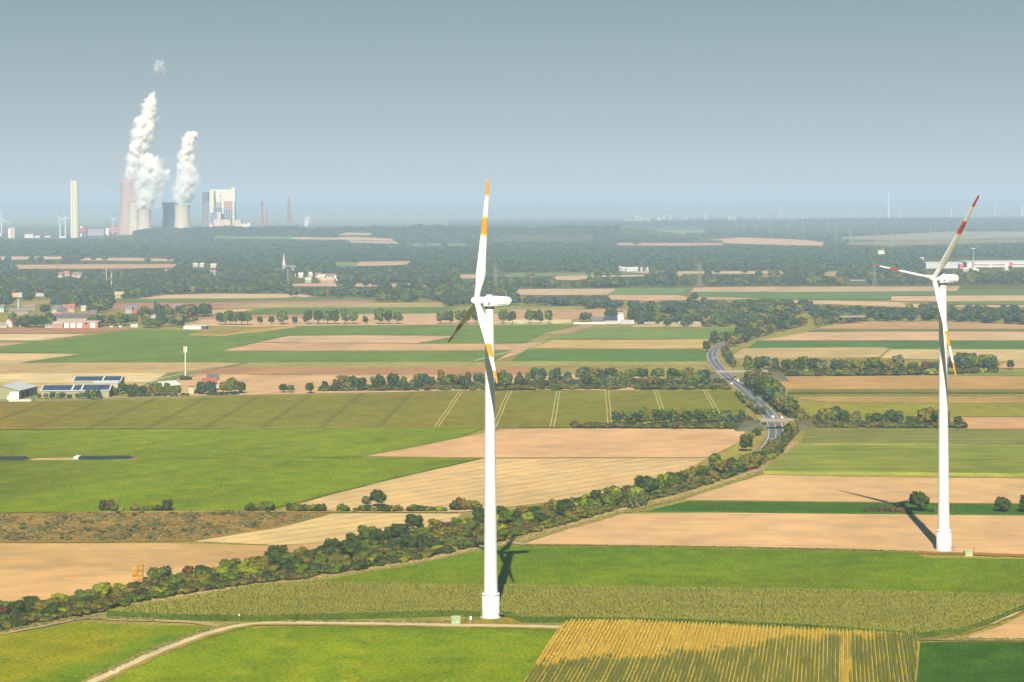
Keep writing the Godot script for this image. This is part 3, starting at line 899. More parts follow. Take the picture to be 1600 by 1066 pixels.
# ---------- crops and weeds: too many to count ----------
func scatter(called: String, mesh: Mesh, m: Material, where: Array, tint: Array, label: String) -> void:
	var mm := MultiMesh.new()
	mm.transform_format = MultiMesh.TRANSFORM_3D
	mm.use_colors = true
	mm.mesh = mesh
	mm.instance_count = where.size()
	for i in where.size():
		mm.set_instance_transform(i, where[i])
		mm.set_instance_color(i, Color(tint[i].r * DIM, tint[i].g * DIM, tint[i].b * DIM))
	var o := MultiMeshInstance3D.new()
	o.name = numbered(called)
	o.multimesh = mm
	o.material_override = m
	o.set_meta("kind", "stuff")
	o.set_meta("label", label)
	add_child(o, true)

func leaf_material(rough := 0.75, back := 0.35) -> StandardMaterial3D:
	var key := "leaf%s%s" % [rough, back]
	if not mats.has(key):
		var m := StandardMaterial3D.new()
		m.albedo_color = Color.WHITE
		m.vertex_color_use_as_albedo = true
		m.roughness = rough
		m.metallic_specular = 0.3
		m.backlight_enabled = true
		m.backlight = Color(back, back, back * 0.6)
		mats[key] = m
	return mats[key]

func colored_mesh(v: PackedVector3Array, n: PackedVector3Array, c: PackedColorArray) -> ArrayMesh:
	var ix := PackedInt32Array()
	for i in range(0, v.size(), 4):
		ix.append_array([i, i + 1, i + 2, i, i + 2, i + 3])
	return arrays_mesh(v, n, PackedVector2Array(), PackedVector2Array(), c, ix)

func maize_plant(seed_: int) -> ArrayMesh:
	var r := RandomNumberGenerator.new()
	r.seed = seed_
	var v := PackedVector3Array()
	var n := PackedVector3Array()
	var c := PackedColorArray()
	for k in 7:
		var a := TAU * k * 0.39 + r.randf() * 0.6
		var out := Vector3(cos(a), 0, sin(a))
		var side := Vector3(-sin(a), 0, cos(a)) * 0.05
		var y := 0.25 + 0.09 * k
		var mid := out * 0.22 + Vector3(0, y + 0.16, 0)
		var tip := out * 0.46 + Vector3(0, y + 0.02 * k - 0.06, 0)
		var shade := Color(0.84, 0.89, 0.64) if k < 4 else Color(0.90, 0.91, 0.70)
		v.append_array([Vector3(0, y, 0) - side, Vector3(0, y, 0) + side, mid + side, mid - side])
		v.append_array([mid - side, mid + side, tip + side * 0.2, tip - side * 0.2])
		for q in 8:
			n.append((out * 0.4 + Vector3.UP).normalized())
			c.append(shade)
	for k in 3:
		var a := TAU * k / 3.0 + r.randf()
		var out := Vector3(cos(a), 0, sin(a))
		var side := Vector3(-sin(a), 0, cos(a)) * 0.045
		var b := Vector3(0, 0.78, 0)
		var t := out * 0.13 + Vector3(0, 1.0, 0)
		v.append_array([b - side, b + side, t + side, t - side])
		for q in 4:
			n.append((out * 0.5 + Vector3.UP * 0.8).normalized())
			c.append(Color(1.0, 0.93, 0.72))
	return colored_mesh(v, n, c)

func ground_polygon(pts: Array, h: float) -> PackedVector2Array:
	var out := PackedVector2Array()
	for i in range(0, pts.size(), 2):
		var q := g(pts[i], pts[i + 1], h)
		out.append(Vector2(q.x, q.z))
	return out

func bounds_of(poly: PackedVector2Array) -> Rect2:
	var r := Rect2(poly[0], Vector2.ZERO)
	for p in poly:
		r = r.expand(p)
	return r

func crops() -> void:
	# the olive maize: tasselled plants standing out of the closed canopy
	var poly := ground_polygon([167, 955, 300, 934, 400, 914, 490, 909, 700, 914, 1000, 918, 1300, 922, 1600, 930, 1750, 934, 1640, 937, 1590, 948, 1545, 968, 1500, 982, 1435, 989, 1300, 978, 1080, 968, 890, 964, 815, 964, 795, 956, 700, 954, 560, 958, 400, 962, 260, 960], 1.75)
	poly = Geometry2D.offset_polygon(poly, 0.45)[0]
	var b := bounds_of(poly)
	var where := []
	var tint := []
	var y := b.position.y
	while y < b.end.y:
		var x := b.position.x
		while x < b.end.x:
			var p := Vector2(x + rng.randf_range(0, 0.6), y + rng.randf_range(0, 0.5))
			x += 0.62
			if not Geometry2D.is_point_in_polygon(p, poly):
				continue
			var s := rng.randf_range(2.1, 2.4)
			where.append(Transform3D(Basis(Vector3.UP, rng.randf() * TAU).scaled(Vector3(s * 0.6, s, s * 0.6)), Vector3(p.x, 0, p.y)))
			var k := rng.randf_range(0.93, 1.07) * (1.2 + 0.25 * spots(p.x, p.y, 50.0, 8.0, 3.0))
			var dry := rng.randf()
			tint.append(Color(k * lerpf(0.205, 0.24, dry), k * lerpf(0.222, 0.24, dry), k * lerpf(0.03, 0.045, dry)))
		y += 0.6
	scatter("maize_crop", maize_plant(1), leaf_material(), where, tint, "olive maize plants with pale tassels behind the nearer turbine")

	# the ripe maize in the corner: yellow rows, greener towards the front
	poly = ground_polygon([876, 986, 890, 976, 1000, 977, 1200, 986, 1432, 998, 1433, 1030, 1425, 1110, 790, 1110, 815, 1075], 0.3)
	b = bounds_of(poly)
	var dir := Vector2(sin(deg_to_rad(9.6)), -cos(deg_to_rad(9.6)))
	var across := dir.orthogonal()
	var lo := Vector2(1e9, 1e9)
	var hi := Vector2(-1e9, -1e9)
	for p in poly:
		var q := Vector2(p.dot(dir), p.dot(across))
		lo = lo.min(q)
		hi = hi.max(q)
	var sets := [[[], []], [[], []]]
	var row := 0
	var v := lo.y
	var front := Curve.new()
	front.min_value = 900.0
	front.max_value = 1100.0
	for q in [[820, 1042], [842, 1038], [950, 1031], [1025, 1027], [1055, 1019], [1150, 1014], [1200, 1003], [1290, 994], [1430, 992]]:
		front.add_point(Vector2((q[0] - 780.0) / 700.0, q[1]), 0, 0, Curve.TANGENT_LINEAR, Curve.TANGENT_LINEAR)
	while v < hi.y:
		var u := lo.x
		while u < hi.x:
			var p := dir * (u + rng.randf_range(0, 0.2)) + across * (v + rng.randf_range(-0.07, 0.07))
			u += 0.36
			if not Geometry2D.is_point_in_polygon(p, poly):
				continue
			var s := pix(Vector3(p.x, 1.5, p.y))
			var soft := 11.0 * noise.get_noise_2d(p.x / 7.0, p.y / 16.0) + 7.0 * noise.get_noise_2d(p.x / 2.0, p.y / 5.0)
			var ripe := s.y + soft < front.sample(clampf((s.x - 780.0) / 700.0, 0, 1))
			var band := absf(s.x - 1322.0 + (s.y - 1010.0) * 0.03) < 8.0
			var even := row % 2 == 0
			var k := rng.randf_range(0.8, 1.2)
			var col := Color(0.74, 0.51, 0.08)
			var h := 1.9
			if ripe or band:
				if not even:
					var f := smoothstep(-0.1, 0.35, noise.get_noise_2d(row / 7.0, u / 60.0))
					h = lerpf(1.3, 1.85, f)
					col = Color(0.54, 0.40, 0.068).lerp(Color(0.70, 0.49, 0.08), f)  # lower, darker rows paint in the shade of the gaps between rows
			elif even:
				var f := smoothstep(-0.25, 0.2, noise.get_noise_2d(row / 6.0 + 50.0, u / 50.0))
				h = 1.7
				col = Color(0.27, 0.27, 0.037).lerp(Color(0.66, 0.50, 0.08), f)
			else:
				h = 1.9
				col = Color(0.20, 0.225, 0.032)
			h *= rng.randf_range(0.85, 1.1)
			var w := (0.95 if even else 0.85) if ripe else (0.6 if even else 1.1)
			sets[row % 2][0].append(Transform3D(Basis(Vector3.UP, rng.randf() * TAU).scaled(Vector3(w, h, w)), Vector3(p.x, 0.3, p.y)))
			sets[row % 2][1].append(Color(col.r * k, col.g * k, col.b * k))
		v += 0.57
		row += 1
	scatter("ripe_maize_crop", maize_plant(2), leaf_material(), sets[0][0] + sets[1][0], sets[0][1] + sets[1][1], "yellow maize in straight rows, greener towards the front")

	# weeds on the fallow strip
	where = []
	tint = []
	var weed := crown_mesh(77, 60, 0.30, "low")
	poly = ground_polygon([L, 804, 0, 803, 160, 802, 400, 801, 508, 803, 430, 824, 300, 843, 150, 846, 0, 846, L, 846], 0.0)
	b = bounds_of(poly)
	for i in 9500:
		var p := Vector2(rng.randf_range(b.position.x, b.end.x), rng.randf_range(b.position.y, b.end.y))
		var n := noise.get_noise_2d(p.x / 18.0, p.y / 22.0) + 0.5 * noise.get_noise_2d(p.x / 5.0, p.y / 6.0)
		if not Geometry2D.is_point_in_polygon(p, poly) or rng.randf() > 0.55 + n:
			continue
		var big := rng.randf() < 0.04
		var s := rng.randf_range(0.45, 1.0) * (1.7 if big else 1.0)
		where.append(Transform3D(Basis(Vector3.UP, rng.randf() * TAU).scaled(Vector3(s * 1.3, s, s * 1.3)), Vector3(p.x, 0.1, p.y)))
		var col := Color(0.27, 0.19, 0.07)
		var q := rng.randf() + n
		if big or q > 1.1:
			col = Color(0.09, 0.125, 0.03)
		elif q > 0.5:
			col = Color(0.22, 0.20, 0.055)
		elif q < 0.18:
			col = Color(0.46, 0.34, 0.13)
		var k := rng.randf_range(0.8, 1.35)
		tint.append(Color(col.r * k, col.g * k, col.b * k))
	scatter("weed_growth", weed, leaf_material(), where, tint, "brown and green weeds on the fallow strip")

	# rough grass on the verges of the tracks, the hedge path and the turbine pads
	where = []
	tint = []
	var lines := [[smooth([150, 1058, 220, 1025, 300, 993, 350, 979, 372, 977]), 1.3, 420], [smooth([440, 972, 560, 972.5, 700, 974]), 1.4, 300],
		[smooth([200, 946, 300, 932, 400, 917, 480, 908, 640, 882, 752, 858, 850, 834, 930, 812, 1000, 792, 1060, 778, 1120, 760, 1190, 735, 1243, 692]), 2.5, 1800],
		[smooth([-60, 998, 0, 988, 60, 976, 120, 967, 180, 967, 240, 969]), 2.5, 900], [smooth([1436, 1000, 1600, 1001, 1750, 1002]), 1.5, 500], [smooth([1430, 991, 1500, 984, 1545, 970, 1600, 947, 1660, 925]), 1.5, 500],
		[smooth([820, 852, 1000, 854, 1200, 857, 1440, 863]), 0.9, 500], [smooth([1000, 800, 1300, 802, 1600, 805]), 0.7, 300]]
	for l in lines:
		var path: PackedVector3Array = resample(l[0], 1.0)
		for i in l[2]:
			var p := path[rng.randi() % path.size()] + Vector3(rng.randf_range(-1, 1) * l[1], 0.1, rng.randf_range(-1, 1) * l[1])
			var s := rng.randf_range(0.3, 0.75)
			where.append(Transform3D(Basis(Vector3.UP, rng.randf() * TAU).scaled(Vector3(s * 1.6, s * 0.8, s * 1.6)), p))
			var q := rng.randf()
			var k := rng.randf_range(0.75, 1.25)
			var col := Color(0.46, 0.36, 0.13) if q < 0.45 else (Color(0.22, 0.26, 0.04) if q < 0.9 else Color(0.30, 0.21, 0.08))
			tint.append(Color(col.r * k, col.g * k, col.b * k))
	scatter("verge_grass", weed, leaf_material(), where, tint, "rough dry grass along the tracks and the hedge path")

# ---------- trees and shrubs ----------
func crown_mesh(seed_: int, leaves: int, leaf: float, form: String) -> ArrayMesh:  # one unit high and about one unit wide
	var r := RandomNumberGenerator.new()
	r.seed = seed_
	var lobes := []
	var add := func(c: Vector3, s: Vector3): lobes.append([c, s, r.randf_range(0.74, 1.0), r.randf_range(-1, 1)])
	match form:
		"round":
			add.call(Vector3(0, 0.58, 0), Vector3(0.36, 0.34, 0.36))
			for i in 11:
				var a := TAU * i * 0.381966
				var y := lerpf(0.34, 0.84, i / 10.0)
				var o := 0.30 * sqrt(maxf(0.0, 1.0 - pow((y - 0.55) / 0.42, 2.0)))
				add.call(Vector3(cos(a) * o, y, sin(a) * o), Vector3.ONE * r.randf_range(0.13, 0.21) * Vector3(1.1, 0.85, 1.1))
		"tall":
			add.call(Vector3(0, 0.55, 0), Vector3(0.24, 0.40, 0.24))
			for i in 12:
				var a := TAU * i * 0.381966 + 1.0
				var y := lerpf(0.22, 0.9, i / 11.0)
				var o := 0.24 * (1.15 - y)
				add.call(Vector3(cos(a) * o, y, sin(a) * o), Vector3(0.17, 0.13, 0.17) * r.randf_range(0.75, 1.15))
		"bush":
			add.call(Vector3(0, 0.36, 0), Vector3(0.36, 0.36, 0.36))
			for i in 10:
				var a := TAU * i * 0.381966 + 2.0
				var y := r.randf_range(0.22, 0.72)
				var o := 0.34 * sqrt(maxf(0.05, 1.0 - y * y))
				add.call(Vector3(cos(a) * o, y, sin(a) * o), Vector3(0.20, 0.2, 0.20) * r.randf_range(0.7, 1.25))
		"low":
			for i in 5:
				var a := TAU * i * 0.381966
				add.call(Vector3(cos(a) * 0.25, 0.3 + 0.1 * (i % 3), sin(a) * 0.25), Vector3(0.24, 0.34, 0.24))
		"wood":
			add.call(Vector3(0, 0.5, 0), Vector3(0.40, 0.42, 0.40))
			for i in 7:
				var a := TAU * i * 0.381966
				var y := 0.45 + 0.4 * i / 6.0
				var o := 0.36 * sqrt(maxf(0.05, 1.0 - pow((y - 0.5) / 0.5, 2.0)))
				add.call(Vector3(cos(a) * o, y, sin(a) * o), Vector3(0.2, 0.15, 0.2) * r.randf_range(0.8, 1.2))
	var v := PackedVector3Array()
	var n := PackedVector3Array()
	var c := PackedColorArray()
	var weight := 0.0
	for l in lobes:
		weight += l[1].x * l[1].y
	for l in lobes:
		# a closed inner body, so that no daylight falls through the middle of the lobe
		var rings := 4
		var segs := 7
		for i in rings:
			for k in segs:
				var quad_ := []
				for q in [[i, k], [i, k + 1], [i + 1, k + 1], [i + 1, k]]:
					var th: float = PI * q[0] / rings
					var ph: float = TAU * q[1] / segs
					quad_.append(Vector3(sin(th) * cos(ph), cos(th), sin(th) * sin(ph)))
				for d in quad_:
					v.append(l[0] + d * l[1] * 0.78)
					n.append(d)
					c.append(Color(0.8, 0.8, 0.8) * l[2])
		var many := int(leaves * l[1].x * l[1].y / weight) + 3
		for i in many:
			var d := Vector3(r.randfn(), r.randfn(), r.randfn()).normalized()
			if d.y < -0.55 and form != "low":
				d.y = -d.y
			var p: Vector3 = l[0] + d * l[1] * r.randf_range(0.80, 1.16)
			var hidden := false
			for o in lobes:
				if not is_same(o, l) and ((p - o[0]) / o[1]).length() < 0.7:
					hidden = true
					break
			if hidden:
				continue
			var nn := (d + (p - Vector3(0, 0.4, 0)).normalized() * 0.7 + Vector3(r.randfn(), r.randfn(), r.randfn()) * 0.28).normalized()
			var face := (nn + Vector3(r.randfn(), r.randfn(), r.randfn()) * 0.6).normalized()
			var s := leaf * r.randf_range(0.6, 1.25)
			var u := face.cross(Vector3(r.randfn(), r.randfn(), r.randfn())).normalized() * s * 0.5
			var w := face.cross(u) * r.randf_range(0.55, 0.95)
			v.append_array([p - u - w * 0.5, p - u * 0.2 + w, p + u + w * 0.3, p + u * 0.3 - w])
			var k: float = l[2] * r.randf_range(0.52, 1.0)
			var warm: float = 0.07 * l[3] + r.randf_range(-0.07, 0.07)
			for q in 4:
				n.append(nn)
				c.append(Color(clampf(k * (0.93 + warm), 0, 1), k * 0.93, clampf(k * (0.93 - warm), 0, 1)))
	return colored_mesh(v, n, c)

const TONES := {
	"dark green": "465812", "green": "66781a", "olive": "827a28", "yellow-green": "9aa41a", "rusty brown": "74582a", "reddish": "64443a", "grey-green": "6c7846", "bluish green": "486048",
}

func tone_material(tone: String) -> StandardMaterial3D:
	var key := "tone" + tone
	if not mats.has(key):
		var m := StandardMaterial3D.new()
		var c := lin(TONES[tone])
		m.albedo_color = Color(c.r * 0.86, c.g * 0.86, c.b * 0.72).linear_to_srgb()
		m.vertex_color_use_as_albedo = true
		m.roughness = 0.8
		m.metallic_specular = 0.25
		m.backlight_enabled = true
		m.backlight = Color(0.30, 0.32, 0.12)
		mats[key] = m
	return mats[key]

func trunk_mesh(form: String, seed_: int) -> ArrayMesh:
	var r := RandomNumberGenerator.new()
	r.seed = seed_
	var st := begin(true)
	var top := 0.5 if form != "bush" else 0.3
	var w := 0.030 if form != "bush" else 0.022
	bar(st, Vector3.ZERO, Vector3(0.01, top * 0.6, 0.01), w, w * 0.75)
	bar(st, Vector3(0.01, top * 0.6, 0.01), Vector3(-0.01, top + 0.12, 0), w * 0.75, w * 0.4)
	for i in 4:
		var a := TAU * i * 0.38 + r.randf()
		var y := top * (0.5 + 0.12 * i)
		bar(st, Vector3(0, y, 0), Vector3(cos(a) * 0.24, y + 0.2, sin(a) * 0.24), w * 0.5, w * 0.15, 5)
	return done(st)

func plant(called: String, form: String, tone: String, p: Vector3, height: float, width: float, section: String, detail := 1, pale_trunk := false) -> void:
	var variant := rng.randi() % (4 if detail else 3)
	var ck := "%s%d%d" % [form, variant, detail]
	if not crowns.has(ck):
		crowns[ck] = crown_mesh(100 + variant * 7 + form.length(), 2300 if detail == 2 else (1050 if detail == 1 else 480), 0.066 if detail == 2 else (0.092 if detail == 1 else 0.13), form)
	if not trunks.has(form):
		trunks[form] = trunk_mesh(form, 5)
	var key := "%s%s%s%s" % [called, ck, tone, pale_trunk]
	var o: Node3D
	if tree_things.has(key):
		o = tree_things[key].duplicate()
		o.name = numbered(called)
		add_child(o, true)
	else:
		o = Node3D.new()
		o.name = numbered(called)
		add_child(o, true)
		part("crown", crowns[ck], tone_material(tone), o)
		part("trunk", trunks[form], paint("b8b0a0" if pale_trunk else "4a3c2c", 0.9), o)
		tree_things[key] = o
	o.position = p
	o.rotation = Vector3(rng.randf_range(-0.05, 0.05), rng.randf() * TAU, rng.randf_range(-0.05, 0.05))
	o.scale = Vector3(width * rng.randf_range(0.9, 1.1), height, width * rng.randf_range(0.9, 1.1))
	plants.append([o, called, tone, height, section, pix(p)])

func name_plants() -> void:
	plants.sort_custom(func(a, b): return a[5].x < b[5].x)
	var groups := {}
	for k in plants:
		var h: float = k[3]
		var size := "low" if h < 3.2 else ("mid-sized" if h < 6.0 else ("tall" if h < 9.5 else "towering"))
		var noun := "shrub" if k[1].ends_with("shrub") else "tree"
		var text := "%s %s %s %s" % [size, k[2], noun, k[4]]
		if not groups.has(text):
			groups[text] = []
		groups[text].append(k)
	var words := ["first", "second", "third", "fourth", "fifth", "sixth", "seventh", "eighth", "ninth", "tenth", "eleventh", "twelfth", "thirteenth", "fourteenth", "fifteenth", "sixteenth", "seventeenth", "eighteenth", "nineteenth", "twentieth"]
	for text in groups:
		var list: Array = groups[text]
		for i in list.size():
			var label: String = text
			if list.size() > 1:
				label = "%s, %s from the left" % [text, words[mini(i, 19)]]
			tag(list[i][0], label, "shrub" if list[i][1].ends_with("shrub") else "tree", ("shrubs " if list[i][1].ends_with("shrub") else "trees ") + list[i][4])

func pick(weights: Dictionary) -> String:
	var total := 0.0
	for k in weights:
		total += weights[k]
	var x := rng.randf() * total
	for k in weights:
		x -= weights[k]
		if x <= 0.0:
			return k
	return weights.keys()[0]

func along(pts: Array, t: float) -> Vector2:  # a point on a line through picture points, by its share of the columns
	var x := lerpf(pts[0], pts[pts.size() - 2], t)
	for i in range(0, pts.size() - 2, 2):
		if x <= pts[i + 2] or i == pts.size() - 4:
			return Vector2(x, lerpf(pts[i + 1], pts[i + 3], clampf((x - pts[i]) / maxf(pts[i + 2] - pts[i], 0.001), 0, 1)))
	return Vector2(x, pts[1])

const MIX := {"dark green": 4.5, "green": 4.0, "olive": 4.0, "yellow-green": 1.7, "rusty brown": 0.28, "reddish": 0.1, "grey-green": 0.3}
const MIX_FAR := {"dark green": 5.0, "green": 4.0, "olive": 2.0, "bluish green": 3.0, "grey-green": 1.5, "rusty brown": 0.15}

func hedges() -> void:
	# the roadside hedge, from the lower corner to the motorway: front and back foot lines, then stretches of it
	var front := [-150, 1003, 0, 986, 60, 975, 150, 958, 205, 944, 300, 927, 400, 913, 480, 905, 560, 891, 640, 878, 700, 866, 755, 853, 850, 829, 930, 807, 1000, 786, 1060, 772, 1120, 753, 1190, 728, 1220, 708]
	var back := [-150, 973, 0, 958, 60, 950, 150, 933, 205, 920, 300, 902, 400, 884, 480, 866, 560, 848, 640, 832, 700, 822, 755, 812, 850, 796, 930, 780, 1000, 763, 1060, 748, 1120, 733, 1190, 714, 1220, 703]
	var sections := [[-150.0, "in the hedge at the lower corner"], [125.0, "in the hedge below the straw stack"], [245.0, "in the hedge behind the maize's pointed end"], [395.0, "in the hedge above the olive maize"], [520.0, "in the hedge beside the deep green field"], [650.0, "in the hedge next the nearer turbine tower"], [800.0, "in the hedge past the tower's shadow"], [905.0, "in the hedge beside the leaning pale trunks"], [1010.0, "in the hedge by the bare field's end"], [1110.0, "in the hedge nearest the motorway bend"]]
	undergrowth(front, back, 2600, 1.4, 2.8, "low bramble growth filling the roadside hedge")
	var n := 262
	for i in n:
		var t := (i + rng.randf_range(-0.5, 0.5)) / n
		# even steps over the ground, not over the picture
		t = pow(clampf(t, 0.0, 1.0), 0.90)
		var a := along(front, t)
		var b := along(back, t)
		var s: float = [0.02, 0.72, 0.36, 0.98, 0.18, 0.55, 0.85][i % 7] + rng.randf_range(-0.08, 0.08)
		var p := a.lerp(b, clampf(s, 0.0, 1.0))
		var w := g(p.x, p.y)
		var h := rng.randf_range(2.6, 5.4)
		if rng.randf() < 0.16:
			h = rng.randf_range(5.4, 7.6)
		if p.x < 150.0:
			h *= 0.95
		if p.x > 190.0 and p.x < 240.0 and s > 0.5:
			h = minf(h, 2.6)
		if s < 0.25:
			h *= 0.72
		var section := ""
		for k in sections:
			if p.x >= k[0]:
				section = k[1]
		plant("roadside_shrub", "bush" if h < 5.5 or rng.randf() < 0.5 else "round", pick(MIX), w + Vector3(0, -0.15, 0), h, h * (rng.randf_range(1.4, 2.0) if h < 5.0 else rng.randf_range(1.0, 1.35)), section, 2 if p.x < 760.0 else 1)

func undergrowth(front: Array, back: Array, n: int, h0: float, h1: float, label: String) -> void:
	if not crowns.has("under"):
		crowns["under"] = crown_mesh(91, 240, 0.16, "low")
	var where := []
	var tint := []
	for i in n:
		var t := rng.randf()
		var p := along(front, t).lerp(along(back, t), rng.randf())
		var h := rng.randf_range(h0, h1)
		where.append(Transform3D(Basis(Vector3.UP, rng.randf() * TAU).scaled(Vector3(h * 1.7, h, h * 1.7)), g(p.x, p.y)))
		var c := lin(TONES[pick({"dark green": 4.0, "green": 2.0, "olive": 5.0, "rusty brown": 0.5, "reddish": 0.1})])
		var k := rng.randf_range(0.8, 1.2)
		tint.append(Color(c.r * k, c.g * k, c.b * k))
	scatter("hedge_undergrowth", crowns["under"], leaf_material(), where, tint, label)

func row(called: String, pts: Array, n: int, h0: float, h1: float, section: String, mix := MIX, form := "", wide := 1.0, depth := 6.0) -> void:
	for i in n:
		var p := along(pts, (i + 0.5 + rng.randf_range(-0.35, 0.35)) / n)
		var w := g(p.x, p.y) + Vector3(0, -0.1, rng.randf_range(-depth, 0.0))
		var h := rng.randf_range(h0, h1)
		var f := form if form else ("bush" if h < 5.5 else ("tall" if rng.randf() < 0.25 else "round"))
		plant(called, f, pick(mix), w, h, h * rng.randf_range(0.8, 1.15) * wide, section, 0)

func belts() -> void:
	var belt := "in the belt behind the olive field"
	undergrowth([500, 612, 700, 610.5, 1140, 609], [500, 609, 700, 600, 1130, 596], 900, 1.6, 4.0, "low growth filling the belt behind the olive field")
	undergrowth([900, 669, 1170, 670.5], [900, 668, 1170, 663], 320, 1.6, 3.4, "low growth filling the thicket above the bare wedge")
	undergrowth([1246, 668.5, 1510, 669.5], [1246, 665, 1500, 665], 300, 1.6, 3.4, "low growth filling the thicket right of the lower bridge")
	undergrowth([1175, 588, 1330, 588, 1556, 583], [1175, 582, 1330, 580, 1556, 580], 600, 2.0, 4.5, "low growth filling the belt behind the farther turbine")
	undergrowth([1166, 604, 1206, 634, 1240, 656], [1172, 590, 1206, 616, 1244, 648], 420, 1.4, 3.4, "low growth on the motorway's far bank")
	undergrowth([1190, 718, 1222, 702, 1248, 672], [1188, 712, 1216, 694, 1238, 668], 240, 1.4, 3.0, "low growth on the cutting below the bridge")
	row("broadleaf_tree", [520, 609, 620, 606, 760, 603, 900, 599, 1060, 597, 1110, 598], 44, 7, 11, "at the back of the olive field belt", MIX_FAR, "", 1.05, 26.0)
	row("broadleaf_tree", [500, 611, 620, 609, 760, 607, 900, 606, 1130, 605], 42, 5, 9, "at the front of the olive field belt", MIX_FAR, "", 1.1, 12.0)
	row("hedge_shrub", [690, 610, 800, 609.5, 1000, 609, 1140, 608], 22, 2.5, 4.5, belt, MIX, "bush", 1.4, 5.0)
	belt = "in the thicket above the bare wedge"
	row("broadleaf_tree", [962, 664, 1020, 663, 1100, 664, 1170, 667], 17, 6, 9.5, belt, MIX_FAR, "", 1.1, 16.0)
	row("hedge_shrub", [890, 668, 950, 668, 1060, 669, 1168, 670], 17, 2.2, 4.4, belt, MIX, "bush", 1.5, 6.0)
	belt = "in the thicket right of the lower bridge"
	row("broadleaf_tree", [1246, 667, 1300, 666, 1400, 667, 1500, 668], 21, 6, 10.5, belt, MIX_FAR, "", 1.05, 14.0)
	row("hedge_shrub", [1250, 668, 1320, 667.5, 1400, 668, 1510, 669], 15, 2.4, 4.4, belt, MIX, "bush", 1.5, 4.0)
	belt = "in the belt crossing behind the farther turbine"
	row("broadleaf_tree", [1172, 584, 1230, 585, 1330, 585, 1450, 584, 1556, 581], 34, 8, 12, belt, MIX_FAR, "", 1.0, 30.0)
	row("hedge_shrub", [1240, 587, 1330, 587, 1450, 587, 1556, 583], 20, 4, 6, belt, MIX, "bush", 1.4, 8.0)
	row("broadleaf_tree", [1488, 580, 1512, 580, 1520, 580, 1558, 580], 7, 11, 15, "at the belt's end past the turbine", MIX_FAR, "round", 0.9, 6.0)
	# both banks of the motorway
	belt = "on the motorway's far bank"
	row("broadleaf_tree", [1168, 603, 1185, 614, 1206, 630, 1222, 646, 1236, 652], 20, 8, 14, belt, MIX_FAR, "", 0.95, 14.0)
	row("broadleaf_tree", [1180, 598, 1200, 612, 1226, 634, 1240, 650], 9, 9, 13, belt + ", outer row", MIX_FAR, "", 0.95, 10.0)
	row("broadleaf_tree", [1131, 553, 1142, 570, 1150, 576], 9, 6, 10, "between the motorway bend and tan field", MIX_FAR, "", 1.0, 8.0)
	row("broadleaf_tree", [1112, 539, 1135, 536, 1165, 526, 1200, 515, 1240, 504], 18, 8, 12, "lining the motorway beyond its bend", MIX_FAR, "", 1.0, 25.0)
	row("broadleaf_tree", [1138, 549, 1150, 541, 1180, 530, 1215, 520, 1262, 508], 18, 7, 11, "on the outer side beyond the bend", MIX_FAR, "", 1.0, 14.0)
	belt = "on the motorway's near bank"
	row("hedge_shrub", [1148, 616, 1162, 628, 1178, 643, 1190, 650], 12, 3, 6.5, belt, MIX, "bush", 1.2, 5.0)
	row("hedge_shrub", [1194, 716, 1210, 708, 1222, 696, 1234, 682, 1246, 668], 24, 4, 7, "in the cutting hedge below the bridge", MIX, "", 1.25, 6.0)
	row("hedge_shrub", [1168, 690, 1180, 682, 1190, 672, 1196, 662], 8, 2.4, 4.2, "on the slope under the bridge's end", MIX, "bush", 1.2, 4.0)

